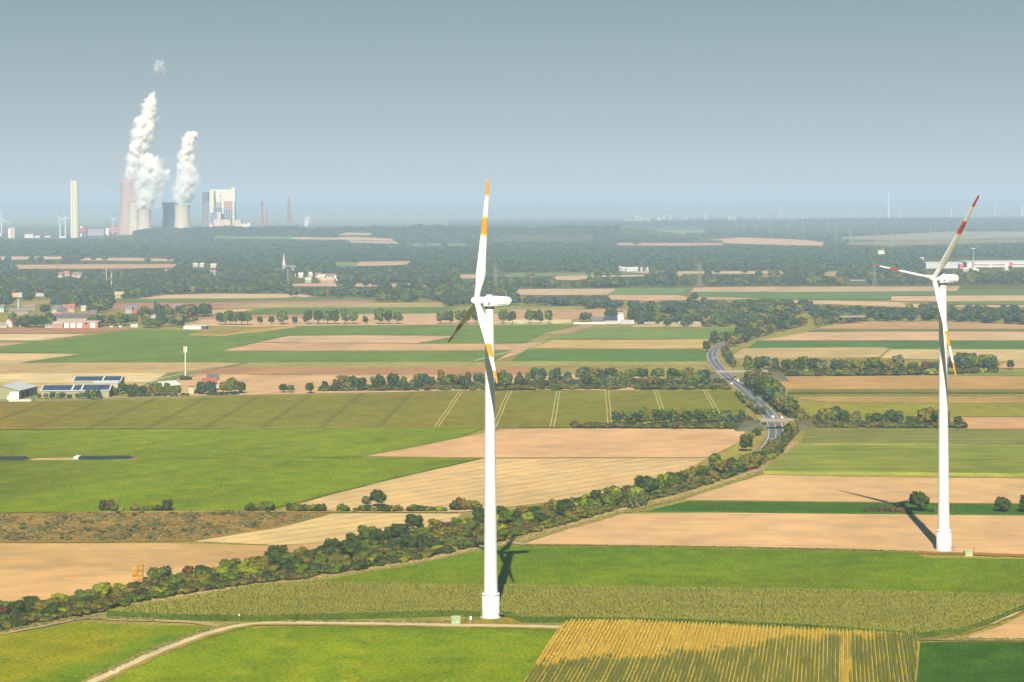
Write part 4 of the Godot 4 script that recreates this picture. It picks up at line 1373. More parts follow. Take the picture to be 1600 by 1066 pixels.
func lone_trees() -> void:
	# [column, foot, height, width, form, tone, section]
	for k in [
		[1012, 774, 9.0, 8.6, "round", "dark green", "standing highest over the hedge"], [1034, 768, 8.2, 5.6, "tall", "green", "in the hedge beside the highest tree"], [1053, 765, 6.6, 7.8, "round", "green", "in the hedge right of the highest tree"],
		[1118, 738, 9.6, 7.6, "round", "green", "over the hedge near the motorway bend"], [1124, 742, 7.4, 7.0, "round", "olive", "over the hedge near the motorway bend"], [1166, 706, 9.0, 7.8, "round", "dark green", "alone on the slope beside the motorway"], [1140, 735, 5.0, 4.0, "round", "rusty brown", "over the hedge near the motorway bend"],
		[932, 786, 6.0, 5.8, "round", "dark green", "round in the hedge past the tower"], [964, 779, 5.4, 6.0, "round", "yellow-green", "bright in the middle of the hedge"], [912, 794, 5.6, 4.6, "tall", "yellow-green", "in the hedge past the tower"],
		[880, 802, 5.8, 5.6, "round", "dark green", "in the hedge past the tower"], [893, 800, 6.0, 4.6, "tall", "green", "in the hedge past the tower"],
		[246, 914, 5.6, 4.8, "round", "green", "just right of the straw stack"], [263, 909, 5.4, 3.2, "tall", "dark green", "just right of the straw stack"], [293, 906, 5.0, 4.8, "round", "rusty brown", "in the hedge past the straw stack"],
		[590, 793, 8.0, 7.6, "round", "dark green", "standing alone in the bush line"], [572, 793, 5.2, 4.8, "round", "grey-green", "in the bush line beside the lone tree"], [262, 799, 5.2, 5.2, "round", "dark green", "at the fallow strip's upper edge"], [160, 799, 5.0, 4.2, "round", "dark green", "at the fallow strip's upper edge"], [172, 799, 4.8, 5.0, "round", "rusty brown", "at the fallow strip's upper edge"],
		[1436, 801, 9.2, 9.4, "round", "dark green", "on the green strip behind the turbine's shadow"], [1566, 802, 7.2, 7.4, "round", "dark green", "on the green strip right of the turbine"], [1603, 803, 8.2, 7.0, "round", "dark green", "at the frame's edge on the green strip"],
		[1104, 551, 10.5, 8.4, "round", "dark green", "alone at the green strip's end"], [1116, 540, 9.0, 8.0, "round", "dark green", "before the motorway's upper bend"], [1580, 578, 8.0, 6.2, "round", "dark green", "alone on the tan field past the belt"], [1160, 669, 10.0, 7.6, "tall", "dark green", "at the thicket's end by the bridge"],
		[442, 614, 6.6, 6.0, "round", "dark green", "left of the belt beside its twin"], [454, 614, 5.8, 6.2, "round", "grey-green", "left of the belt beside its twin"], [484, 615, 8.0, 6.2, "round", "dark green", "at the belt's pointed end"],
	]:
		plant("broadleaf_tree" if k[2] > 5.0 else "hedge_shrub", k[4], k[5], g(k[0], k[1]) + Vector3(0, -0.1, 0), k[2], k[3], k[6], 1)
	for x in [985, 994, 1005]:
		plant("birch_tree", "tall", "grey-green", g(x, 796 - 0.2 * (x - 985)), 6.8, 4.6, "with pale trunk at the hedge's foot", 1, true)
	row("hedge_shrub", [176, 799, 210, 799, 254, 799], 7, 2.0, 3.6, "at the fallow strip's upper edge", MIX, "bush", 1.4, 1.0)
	row("hedge_shrub", [385, 800, 400, 799, 424, 799], 5, 3.0, 4.8, "where green and stubble fields meet", MIX, "bush", 1.3, 2.0)
	row("hedge_shrub", [446, 799, 470, 800, 508, 800], 8, 2.4, 4.2, "in the short row on the stubble", MIX, "bush", 1.2, 2.0)
	row("hedge_shrub", [530, 800, 600, 800, 700, 800], 17, 2.0, 3.8, "in the bush line on the stubble", MIX, "bush", 1.5, 2.0)
	row("hedge_shrub", [706, 799, 730, 798, 748, 798], 5, 4.0, 6.0, "left of the nearer turbine tower", MIX, "bush", 1.1, 3.0)
	row("hedge_shrub", [1354, 801, 1380, 801, 1426, 802], 8, 2.2, 3.4, "in the turbine's shadow", {"dark green": 2.0, "rusty brown": 2.0, "reddish": 1.0}, "bush", 1.4, 1.0)
	row("hedge_shrub", [1448, 802, 1470, 802, 1492, 802], 4, 2.0, 3.6, "behind the farther turbine's tower", MIX, "bush", 1.3, 1.0)
	# the row of round trees
	for k in [[344, 0], [352, 1], [360, 0], [369, 1], [377, 0], [386, 1], [406, 2], [424, 2], [441, 1], [461, 2], [481, 0], [497, 0], [511, 1], [524, 0], [538, 1], [552, 1], [571, 2], [592, 1], [607, 0], [621, 1], [689, 1], [703, 0], [717, 1], [728, 0], [744, 0], [786, 1], [801, 0], [827, 1], [842, 0], [857, 1]]:
		var small: bool = k[1] == 2
		plant("field_road_tree", "round", ["dark green", "green", "dark green"][k[1]], g(k[0], 508.0 - 0.002 * k[0] + (1.0 if k[0] < 400 else 0.0)), 9.0 if small else rng.randf_range(14.0, 17.0), 7.5 if small else rng.randf_range(10.5, 12.5), "in the row along the field road", 0)

# ---------- wind turbines ----------
func blade_section(s: float) -> Array:  # share of the length -> [chord, thickness, how far the leading edge lies before the axis]
	var chord := 1.9
	if s < 0.24:
		chord = lerpf(1.9, 3.15, smoothstep(0.05, 0.24, s))
	elif s < 0.97:
		chord = lerpf(3.15, 0.85, pow((s - 0.24) / 0.73, 0.82))
	else:
		chord = lerpf(0.85, 0.25, (s - 0.97) / 0.03)
	var thick := lerpf(1.9, 0.75, smoothstep(0.03, 0.22, s)) if s < 0.24 else lerpf(0.75, 0.09, pow((s - 0.24) / 0.76, 0.7))
	return [chord, minf(thick, chord), lerpf(0.95, 0.34 * chord, smoothstep(0.03, 0.24, s))]

func blade_mesh(length: float, from: float, to: float, grow := 0.0) -> ArrayMesh:  # along y, leading edge towards +x
	var st := begin(true)
	var n := 14
	var steps := maxi(3, int((to - from) * 46.0))
	var last := []
	for k in steps + 1:
		var s := lerpf(from, to, k / float(steps))
		var b := blade_section(s)
		var ring := []
		var twist := -0.20 + lerpf(0.16, -0.03, clampf(s * 1.6, 0, 1))
		for i in n:
			var a := TAU * i / n
			var x: float = cos(a)
			var z: float = sin(a) * (1.0 if s < 0.05 else lerpf(1.0, sqrt(maxf(0.0, 0.5 + 0.5 * cos(a))) * 0.55 + 0.45, smoothstep(0.05, 0.24, s)))
			var p := Vector3(b[2] - b[0] * 0.5 + x * (b[0] * 0.5 + grow), 0, z * (b[1] * 0.5 + grow))
			p = p.rotated(Vector3.UP, twist)
			p.y = s * length
			ring.append(p)
		if last.size():
			for i in n:
				var j := (i + 1) % n
				quad(st, last[i], last[j], ring[j], ring[i])
		if k == 0 or k == steps:
			for i in n:
				var c := Vector3(b[2] - b[0] * 0.5, s * length, 0)
				tri(st, c, ring[i], ring[(i + 1) % n])
		last = ring
	return done(st)

func turbine(label: String, base: Vector2, hub_y: float, top_x: float, yaw: float, angle: float, orange: Array) -> void:
	var foot := g(base.x, base.y)
	var t := thing("wind_turbine", label, "wind turbine", foot)
	var white := worn("eceef0", "wall", 9.0)
	var grey := paint("c9ced2", 0.6)
	var hub_h: float = at(base.x, hub_y, -foot.z).y
	var top := hub_h - 1.75
	var tower_shift := (at(top_x, hub_y, -foot.z) - at(base.x, hub_y, -foot.z)).x
	part("tower", lathe([Vector2(2.24, 7.7), Vector2(2.1, 16), Vector2(1.86, 40), Vector2(1.58, 68), Vector2(1.36, top)], 40), white, t)
	var foot_part := part("tower_foot", lathe([Vector2(2.86, 0), Vector2(2.84, 7.55), Vector2(2.72, 7.72), Vector2(2.2, 7.74)], 40), white, t)
	part("flange_ring", lathe([Vector2(2.84, 7.3), Vector2(2.92, 7.33), Vector2(2.92, 7.55), Vector2(2.84, 7.58)], 40), paint("9aa0a4", 0.6), foot_part)
	part("foundation", lathe([Vector2(3.5, -0.3), Vector2(3.4, 0.32), Vector2(2.7, 0.36)], 32), worn("b7aea2", "wall", 4.0), t)
	var door := part("door", box_mesh(Vector3(0.08, 2.1, 0.9), Vector3(2.87, 2.6, 0)), paint("d5d9da", 0.5), t, Transform3D(Basis(Vector3.UP, -0.35), Vector3.ZERO))
	part("step", box_mesh(Vector3(1.4, 0.15, 1.2), Vector3(3.5, 1.4, 0)), paint("8d9296", 0.6, 0.5), door)
	for y in [28.0, 53.0, 76.0]:
		var r := lerpf(2.1, 1.36, (y - 16.0) / (top - 16.0))
		part("weld_seam", lathe([Vector2(r - 0.03, y), Vector2(r + 0.035, y + 0.03), Vector2(r + 0.035, y + 0.17), Vector2(r - 0.04, y + 0.2)], 40), paint("e1e4e6", 0.6), t)
	# everything on top turns with the wind: x points upwind
	var wind := Vector3(-cos(yaw), 0, sin(yaw))
	var head := Basis(wind, Vector3.UP, wind.cross(Vector3.UP))
	var up := Transform3D(head, Vector3(0, hub_h, 0))
	var st := begin(true)
	var prof := [[2.3, 1.15, -1.55, 1.25], [1.9, 1.45, -1.7, 1.5], [0.4, 1.6, -1.75, 1.95], [-1.0, 1.65, -1.75, 1.85], [-5.6, 1.55, -1.45, 1.55], [-6.4, 1.35, -1.15, 1.35], [-7.1, 0.9, -0.35, 0.75]]
	var last := []
	for q in prof:
		var ring := []
		for i in 20:
			var a := TAU * i / 20
			var y := sin(a)
			var z := cos(a)
			ring.append(Vector3(q[0], signf(y) * pow(absf(y), 0.42) * (q[3] if y > 0 else -q[2]), signf(z) * pow(absf(z), 0.42) * q[1]))
		for i in 20:
			if last.size():
				quad(st, last[i], last[(i + 1) % 20], ring[(i + 1) % 20], ring[i])
		if q == prof[0] or q == prof[-1]:
			for i in 20:
				tri(st, Vector3(q[0], 0, 0), ring[i], ring[(i + 1) % 20])
		last = ring
	var nacelle := part("nacelle", done(st), white, t, up)
	part("roof_hatch", box_mesh(Vector3(1.7, 0.3, 1.6), Vector3(0.2, 2.08, 0)), white, nacelle)
	st = begin()
	bar(st, Vector3(-5.6, 1.5, 0.3), Vector3(-5.6, 3.1, 0.3), 0.05, 0.04)
	bar(st, Vector3(-5.6, 2.6, 0.0), Vector3(-5.6, 2.6, 0.6), 0.04, 0.04)
	bar(st, Vector3(-5.6, 3.05, 0.3), Vector3(-5.6, 3.25, 0.3), 0.12, 0.12)
	part("wind_vane", done(st), grey, nacelle)
	part("yaw_ring", lathe([Vector2(1.34, -2.2), Vector2(1.5, -2.15), Vector2(1.5, -1.6), Vector2(1.2, -1.55)], 32), paint("2b2e30", 0.6), nacelle)
	var text := TextMesh.new()
	var font := SystemFont.new()
	font.font_names = PackedStringArray(["Droid Sans"])
	font.font_weight = 700
	text.font = font
	text.text = "F U H R L Ä N D E R"
	text.font_size = 40
	text.pixel_size = 0.0105
	text.depth = 0.02
	# the side that faces the camera; its lettering reads from the nose to the tail
	part("lettering", text, paint("4d5a78", 0.6), nacelle, Transform3D(Basis(Vector3(-1, 0, 0), Vector3.UP, Vector3(0, 0, -1)), Vector3(-3.35, -0.75, -1.67)))
	st = begin()
	for k in 2:
		var s := 0.42 - 0.16 * k
		var zz := -1.665 - 0.012 * k
		var pts := [Vector3(-s, s * 1.1, zz), Vector3(s, s * 1.1, zz), Vector3(s, -s * 0.3, zz), Vector3(0, -s * 1.2, zz), Vector3(-s, -s * 0.3, zz)]
		if k == 0:
			for i in range(1, 4):
				tri(st, pts[0], pts[i], pts[i + 1])
		for i in 5:
			quad(st, pts[i], pts[(i + 1) % 5], pts[(i + 1) % 5] + Vector3(0, 0, 0.03), pts[i] + Vector3(0, 0, 0.03))
	part("emblem", done(st), paint("8a97b0", 0.6), nacelle, Transform3D(Basis(), Vector3(0.55, -0.55, 0)))
	# the rotor, its axis tilted a little upwards
	var tilt := deg_to_rad(4.0)
	var axis := (wind * cos(tilt) + Vector3.UP * sin(tilt)).normalized()
	var e := Vector3(sin(yaw), 0, cos(yaw))
	var v := e.cross(axis).normalized()
	if v.y < 0:
		v = -v
	var centre := Vector3(0, hub_h, 0) + axis * 4.2
	var hub := part("hub", lathe([Vector2(1.25, -1.9), Vector2(1.42, -1.5), Vector2(1.45, 0.2), Vector2(1.3, 0.9), Vector2(0.95, 1.5), Vector2(0.45, 1.85), Vector2(0.0, 1.95)], 28), white, t, Transform3D(Basis(e, axis, e.cross(axis)), centre))
	part("bearing_gap", lathe([Vector2(1.05, -2.4), Vector2(1.05, -1.85)], 24), paint("34383a", 0.7), hub)
	var length := 39.2
	for k in 3:
		var th := angle + TAU * k / 3.0
		var dir := v * cos(th) + e * sin(th)
		var z := axis.cross(dir)
		var basis_ := Basis(axis, dir, z)
		var b := part("blade", blade_mesh(length, 0.028, 0.998), white, t, Transform3D(basis_, centre))
		part("blade_collar", lathe([Vector2(1.0, 1.05), Vector2(1.0, 1.5)], 24), grey, b)
		for q in [[0.535, 0.69], [0.852, 1.0]]:
			part("orange_band", blade_mesh(length, q[0], q[1], 0.012), paint(orange[k], 0.55), b)

func turbines() -> void:
	turbine("nearer white wind turbine standing at the edge of the olive maize", Vector2(767, 965), 471.5, 764.5, asin(0.258), deg_to_rad(6.5), ["dc9c16", "dc9c16", "b85018"])  # last band colour is darker: shade on the left blade painted in
	turbine("farther white wind turbine standing on the pale bare field", Vector2(1475, 860.5), 436.0, 1471.0, asin(0.445), deg_to_rad(36.4), ["c04c12", "dc9c16", "b84416"])

func kiosk(label: String, px: float, py: float, w: float, h: float, hex: String) -> void:
	var t := thing("transformer_box", label, "transformer box", g(px, py), 0.12)
	var m := worn(hex, "wall", 3.0)
	part("housing", box_mesh(Vector3(w, h, 2.0), Vector3(0, h / 2 + 0.1, -1.0)), m, t)
	part("plinth", box_mesh(Vector3(w + 0.1, 0.25, 2.1), Vector3(0, 0.1, -1.0)), paint("a09a8c", 0.9), t)
	part("roof", box_mesh(Vector3(w + 0.3, 0.14, 2.3), Vector3(0, h + 0.17, -1.0)), paint("b9bf9c", 0.8), t)
	for s in [-1, 1]:
		var d := part("door", box_mesh(Vector3(w * 0.44, h * 0.8, 0.06), Vector3(s * w * 0.235, h * 0.5 + 0.1, 0.03)), m, t)
		part("vent", box_mesh(Vector3(w * 0.26, h * 0.2, 0.04), Vector3(s * w * 0.235, h * 0.68, 0.07)), paint("7d8f70", 0.8), d)
	part("sign_plate", box_mesh(Vector3(0.4, 0.4, 0.03), Vector3(w * 0.2, h * 0.46, 0.075)), paint("f2efe4", 0.6), t)

func turbine_yard() -> void:
	# the bare pad and the boxes at the foot of the nearer turbine
	field("turbine_pad", "scrub", "988a3a", [712, 978, 716, 968, 735, 965, 760, 961, 790, 960, 812, 964, 824, 973, 818, 978], 0.0, -0.25)
	field("turbine_pad", "scrub", "b08a54", [440, 976, 520, 970, 600, 969, 714, 970, 712, 976, 560, 973], 88.0, -0.26)
	kiosk("pale green transformer box beside the nearer turbine's foot", 712.5, 976.5, 2.75, 2.15, "a8c098")
	kiosk("yellow-green transformer box beside the farther turbine's foot", 1514.5, 870.3, 2.75, 1.9, "c2cc88")
	var t := thing("meter_post", "white meter cabinet on a post near the turbine foot", "meter cabinet", g(735.5, 976))
	part("post", box_mesh(Vector3(0.14, 1.6, 0.14), Vector3(0, 0.8, 0)), paint("c9c4b8", 0.7), t)
	part("cabinet", box_mesh(Vector3(0.66, 1.0, 0.4), Vector3(0, 2.0, 0)), paint("f4f3ee", 0.5), t)
	t = thing("sign_post", "small white sign on a post where the tracks meet", "sign", g(373.5, 971.5))
	part("post", box_mesh(Vector3(0.1, 1.9, 0.1), Vector3(0, 0.95, 0)), paint("8f9194", 0.6, 0.4), t)
	part("plate", box_mesh(Vector3(0.42, 0.55, 0.05), Vector3(0, 2.1, 0.07)), paint("f2f4f6", 0.5), t)
	t = thing("warning_post", "thin grey post standing behind the yellow-green transformer box", "post", g(1522, 868))
	part("post", box_mesh(Vector3(0.14, 2.6, 0.14), Vector3(0, 1.3, 0)), paint("8a8078", 0.8), t)
	part("plate", box_mesh(Vector3(0.5, 0.6, 0.05), Vector3(0, 2.5, 0.1)), paint("9a7a62", 0.7), t)

# ---------- straw and silage ----------
func bale_mesh(size: Vector3, seed_: int) -> ArrayMesh:
	var r := RandomNumberGenerator.new()
	r.seed = seed_
	var st := begin()
	box(st, Vector3.ZERO, size)
	for k in 3:      # strings bite into the straw
		box(st, Vector3((k - 1) * size.x * 0.28, 0, 0), Vector3(0.05, size.y + 0.05, size.z + 0.05))
	for i in 26:     # loose straw
		var s := Vector3(r.randf_range(-0.5, 0.5), r.randf_range(-0.5, 0.5), 0.5) * size
		box(st, s, Vector3(r.randf_range(0.1, 0.4), 0.05, r.randf_range(0.05, 0.16)), Basis.from_euler(Vector3(0, 0, r.randf() * 3.0)))
	return done(st)

func straw_stack() -> void:
	var foot := g(215, 909)
	var names := ["bottom", "second", "third", "fourth", "fifth", "sixth", "topmost"]
	var cols := ["b88a38", "c0963e", "a87c30", "cca248"]
	for c in 2:
		for k in 7:
			if c == 0 and k == 6:
				continue
			var m: Material = worn(cols[(k * 3 + c * 2) % 4], "wall", 0.9)
			var o := part("straw_bale", bale_mesh(Vector3(1.85, 0.82, 1.2), k + c * 10), m, null, Transform3D(Basis(Vector3.UP, rng.randf_range(-0.10, 0.10)), foot + Vector3((c - 0.5) * 1.95 + rng.randf_range(-0.1, 0.1), 0.45 + 0.85 * k, rng.randf_range(-0.12, 0.12))))
			tag(o, "golden straw bale, %s in the %s column of the stack" % [names[k], "taller" if c else "lower"], "straw bale", "bales of the straw stack")

func silage_clamps() -> void:
	for k in [[[120, 208, 718.5, 714], "long black sheeted silage clamp with a white end in the green field"], [[-14, 42, 719.5, 714.5], "shorter black silage clamp at the frame's edge in the green field"]]:
		var a := g(k[0][0], k[0][2])
		var b := g(k[0][1], k[0][2])
		var len_: float = a.distance_to(b)
		var t := thing("silage_clamp", k[1], "silage clamp", (a + b) / 2)
		var st := begin(true)
		var n := 40
		var last := []
		for i in n + 1:
			var u := i / float(n)
			var h := 1.15 * smoothstep(0.0, 0.05, u) * smoothstep(1.0, 0.86, u) + 0.05
			var ring := []
			for j in 9:
				var v := j / 8.0
				ring.append(Vector3((u - 0.5) * len_, h * sin(PI * v) * (1.0 + 0.06 * sin(i * 2.1 + j)) + 0.3, -9.0 * v))
			if last.size():
				for j in 8:
					quad(st, last[j], last[j + 1], ring[j + 1], ring[j])
			last = ring
		part("black_sheet", done(st), paint("262830", 0.45), t)
		if k[0][0] > 0:
			var s2 := begin()
			box(s2, Vector3(-len_ / 2 - 0.6, 0.9, -4.0), Vector3(2.4, 0.9, 7.0))
			part("white_sheet", done(s2), paint("eef0ee", 0.6), t)
		for i in 9:
			var tyre := TorusMesh.new()
			tyre.inner_radius = 0.18
			tyre.outer_radius = 0.42
			tyre.rings = 12
			tyre.ring_segments = 6
			part("weight_tyre", tyre, paint("15161a", 0.8), t, Transform3D(Basis(), Vector3((i - 4) * len_ / 10.5, 1.38, -3.4)))
	field("silage_apron", "soil", "e2bc86", [42, 719, 60, 716, 118, 715, 124, 719], 88.0, 0.0)
	field("silage_apron", "soil", "c09458", [203, 719, 208, 715, 218, 715, 212, 718], 88.0, 0.0)

# ---------- buildings ----------
func house(called: String, label: String, category: String, px: float, py: float, w: float, depth: float, h: float, rh: float, turn: float, wall: String, roof: String, windows := 0, group := "", d := 0.0) -> Node3D:
	var p := g(px, py) if d == 0.0 else at(px, py, d)
	var t := thing(called, label, category, p, turn, group)
	part("wall", house_walls(w, depth, h, rh), worn(Color(wall).darkened(0.16).to_html(false), "wall", 5.0), t)
	var r := part("roof", gable(w, depth, rh) if rh > 0.0 else box_mesh(Vector3(w + 0.3, 0.3, depth + 0.3), Vector3(0, 0.16, 0)), worn(Color(roof).darkened(0.12).to_html(false), "wall", 3.0), t, Transform3D(Basis(), Vector3(0, h, 0)))
	if rh > 1.5 and w < 22.0:
		part("chimney", box_mesh(Vector3(0.7, 1.8, 0.7), Vector3(w * 0.2, rh * 0.8 + 0.4, -depth * 0.08)), paint("8a5a48", 0.9), r)
	for i in windows:
		var x := (i + 0.5) / windows * w * 0.9 - w * 0.45
		var f := part("window", box_mesh(Vector3(1.2, 1.3, 0.1), Vector3(x, h * 0.55, depth / 2 + 0.03)), paint("e8e8e4", 0.6), t)
		part("pane", box_mesh(Vector3(0.98, 1.08, 0.06), Vector3(x, h * 0.55, depth / 2 + 0.07)), paint("39434c", 0.15), f)
	return t

func solar_hall(label: String, x0: float, x1: float, foot: float, eave: float, ridge: float, gaps: Array) -> void:
	var a := g(x0, foot)
	var b := g(x1, foot)
	var w := a.distance_to(b)
	var s := F / -a.z
	var h := (foot - eave) / s
	var rise := maxf((eave - ridge) / s * 0.9, 2.0)
	var depth := 20.0
	var t := thing("farm_hall", label, "barn", (a + b) / 2 + Vector3(0, 0, -depth / 2), 0.05)
	part("wall", house_walls(w, depth, h, rise), worn("a3a37c", "wall", 6.0), t)
	var r := part("roof", gable(w, depth, rise, 0.5), paint("d9dcd8", 0.6), t, Transform3D(Basis(), Vector3(0, h, 0)))
	# rows of dark blue solar modules on the sunny slope
	var slope := atan2(rise, depth / 2)
	var basis_ := Basis(Vector3.RIGHT, slope)
	var cell := box_mesh(Vector3(w / 12.0 - 0.14, 0.12, depth / 2 / cos(slope) / 2.0 - 0.3))
	for i in 12:
		var u := (i + 0.5) / 12.0
		var skip := false
		for q in gaps:
			if absf(u - q) < 0.0:
				skip = true
		if skip:
			continue
		for k in 2:
			var v := (k + 0.5) / 2.0 * 0.93 + 0.02
			part("solar_panel", cell, paint(["2f3f66", "34456e", "2b3a60"][(i * 5 + k * 3) % 3], 0.25), r, Transform3D(basis_, Vector3((u - 0.5) * w * 0.99, rise * v + 0.42, depth / 2 * (1.0 - v))))
	for q in gaps:
		part("roof_strip", box_mesh(Vector3(0.9, 0.14, depth / 2 / cos(slope) - 0.4)), paint("e6e8e4", 0.6), r, Transform3D(basis_, Vector3((q - 0.5) * w, rise * 0.5 + 0.52, depth / 4)))
	for i in 5:
		part("door", box_mesh(Vector3(w / 9.0, h * 0.62, 0.1), Vector3((i - 2) * w / 5.6, h * 0.32, depth / 2 + 0.06)), worn("8f9270", "wall", 4.0), t)
	part("gable_vent", box_mesh(Vector3(0.1, 2.6, 3.6), Vector3(w / 2 + 0.06, h * 0.7, 3.0)), paint("3e4650", 0.6), t)

func farm() -> void:
	solar_hall("long grey green barn with dark blue solar roof, behind the trees", 114, 186, 608, 595.8, 590.2, [0.62])
	solar_hall("lower barn with dark blue solar roof, in front of the other", 64, 168, 621.5, 610.5, 604.0, [0.45, 0.59])
	var p := g(10, 624)
	var t := thing("farm_hall", "olive green hall with a pale gabled roof at the frame's edge", "barn", p + Vector3(-1, 0, -16), PI / 2 - 0.16)
	part("wall", house_walls(30, 25, 6.0, 3.0), worn("9a9c6c", "wall", 6.0), t)
	part("roof", gable(30, 25, 3.0, 0.6), worn("b4bcc4", "wall", 6.0), t, Transform3D(Basis(), Vector3(0, 6.0, 0)))
	part("gate_shade_panel", box_mesh(Vector3(4.5, 4.4, 0.15), Vector3(-9.0, 2.4, 12.55)), paint("262a2e", 0.8), t)  # solid dark panels painted as the shade inside the open gates
	part("gate_shade_panel", box_mesh(Vector3(4.5, 4.4, 0.15), Vector3(-2.0, 2.4, 12.55)), paint("262a2e", 0.8), t)
	part("door", box_mesh(Vector3(0.12, 2.6, 1.4), Vector3(-15.06, 1.4, -5.0)), paint("e4e4de", 0.7), t)
	t = thing("silo_container", "white square container standing before the olive hall", "container", g(22.5, 624.5), 0.06)
	part("body", box_mesh(Vector3(6.2, 5.0, 3.0), Vector3(0, 2.6, 0)), worn("f2f3f0", "wall", 6.0), t)
	part("rim", box_mesh(Vector3(6.4, 0.2, 3.2), Vector3(0, 5.2, 0)), paint("d8dad8", 0.6), t)
	t = thing("silo_container", "smaller white box left of the square container", "container", g(13.5, 624.5), 0.0)
	part("body", box_mesh(Vector3(1.6, 2.6, 2.0), Vector3(0, 1.35, 0)), worn("eceee8", "wall", 6.0), t)
	part("lid", box_mesh(Vector3(1.7, 0.12, 2.1), Vector3(0, 2.7, 0)), paint("d8dad8", 0.6), t)
	t = thing("yard_wall", "pale low concrete wall in front of the olive hall", "wall", g(31, 627.5), 0.04)
	part("wall", box_mesh(Vector3(15.0, 1.4, 0.4), Vector3(0, 0.7, 0)), worn("d9d2c2", "wall", 4.0), t)
	part("coping", box_mesh(Vector3(15.1, 0.12, 0.55), Vector3(0, 1.46, 0)), paint("c8c2b4", 0.8), t)
	t = thing("waste_container", "teal skip standing at the end of the low wall", "container", g(50, 627), 0.1)
	part("body", box_mesh(Vector3(2.6, 2.4, 2.0), Vector3(0, 1.3, 0)), worn("2f7a6c", "wall", 3.0), t)
	part("lid", box_mesh(Vector3(2.7, 0.14, 2.1), Vector3(0, 2.6, 0)), paint("286a5e", 0.6), t)
	t = house("farm_shed", "farm shed with bright corrugated roof among the farm trees", "shed", 257, 611, 17, 15, 4.2, 2.6, 0.75, "8a6a50", "e4e6e4", 0)
	house("farm_house", "pale yellow gable house behind the hedge of the farm", "house", 299, 616, 3.6, 5.0, 5.2, 0.0, 0.1, "f0deb0", "9a6a50", 0)
	house("farm_house", "farmhouse with orange red roof at the farm's far end", "house", 327, 611, 9.0, 8.0, 5.4, 3.6, 0.5, "efe8da", "b8603c", 3)
	house("farm_house", "farmhouse with grey roof behind the orange red one", "house", 333, 606, 8.0, 8.0, 6.2, 3.4, 0.2, "d8cfc0", "6a6468", 2)
	house("farm_shed", "cream lean-to shed against the taller solar barn", "shed", 166, 608.5, 17, 5, 4.4, 1.0, 0.05, "dcd6b4", "c9ccc4", 0)
	var mix := {"dark green": 4.0, "green": 4.0, "olive": 1.5, "bluish green": 1.5}
	row("garden_tree", [56, 624, 100, 624.5, 132, 624], 8, 3.6, 5.4, "before the lower solar barn", mix, "round", 1.0, 1.5)
	row("garden_tree", [134, 624.5, 148, 624.5, 160, 624], 3, 5.2, 7.6, "at the lower solar barn's end", mix, "tall", 1.1, 2.0)
	row("garden_tree", [166, 619, 180, 618, 194, 616], 5, 5.0, 7.6, "beside the taller solar barn", mix, "round", 1.0, 4.0)
	row("garden_tree", [200, 620, 230, 619.5, 282, 618.5], 9, 6.0, 10.0, "along the farm lane", mix, "", 1.0, 3.0)
	row("hedge_shrub", [196, 621, 240, 620, 296, 619], 12, 2.0, 3.2, "in the clipped farm hedge", {"dark green": 1.0}, "bush", 1.3, 1.0)
	row("garden_tree", [306, 617, 320, 616.5, 334, 616], 4, 8.0, 11.0, "between the farmhouses", mix, "tall", 1.0, 2.0)
	row("garden_tree", [344, 616, 356, 616, 370, 615], 4, 8.0, 11.5, "at the farm's far end", {"green": 2.0, "olive": 2.0}, "round", 1.0, 3.0)
	row("garden_tree", [374, 615.5, 380, 615], 2, 6.0, 9.0, "last of the farm garden", mix, "round", 0.8, 1.0)
	row("hedge_shrub", [322, 618, 350, 618, 372, 617], 8, 2.0, 3.2, "in the farm's garden hedge", {"dark green": 1.0}, "bush", 1.5, 1.0)
	row("hedge_shrub", [283, 594, 290, 594, 298, 594], 4, 2.6, 3.6, "at the foot of the slim mast", {"dark green": 1.0, "reddish": 0.5}, "bush", 1.5, 1.0)

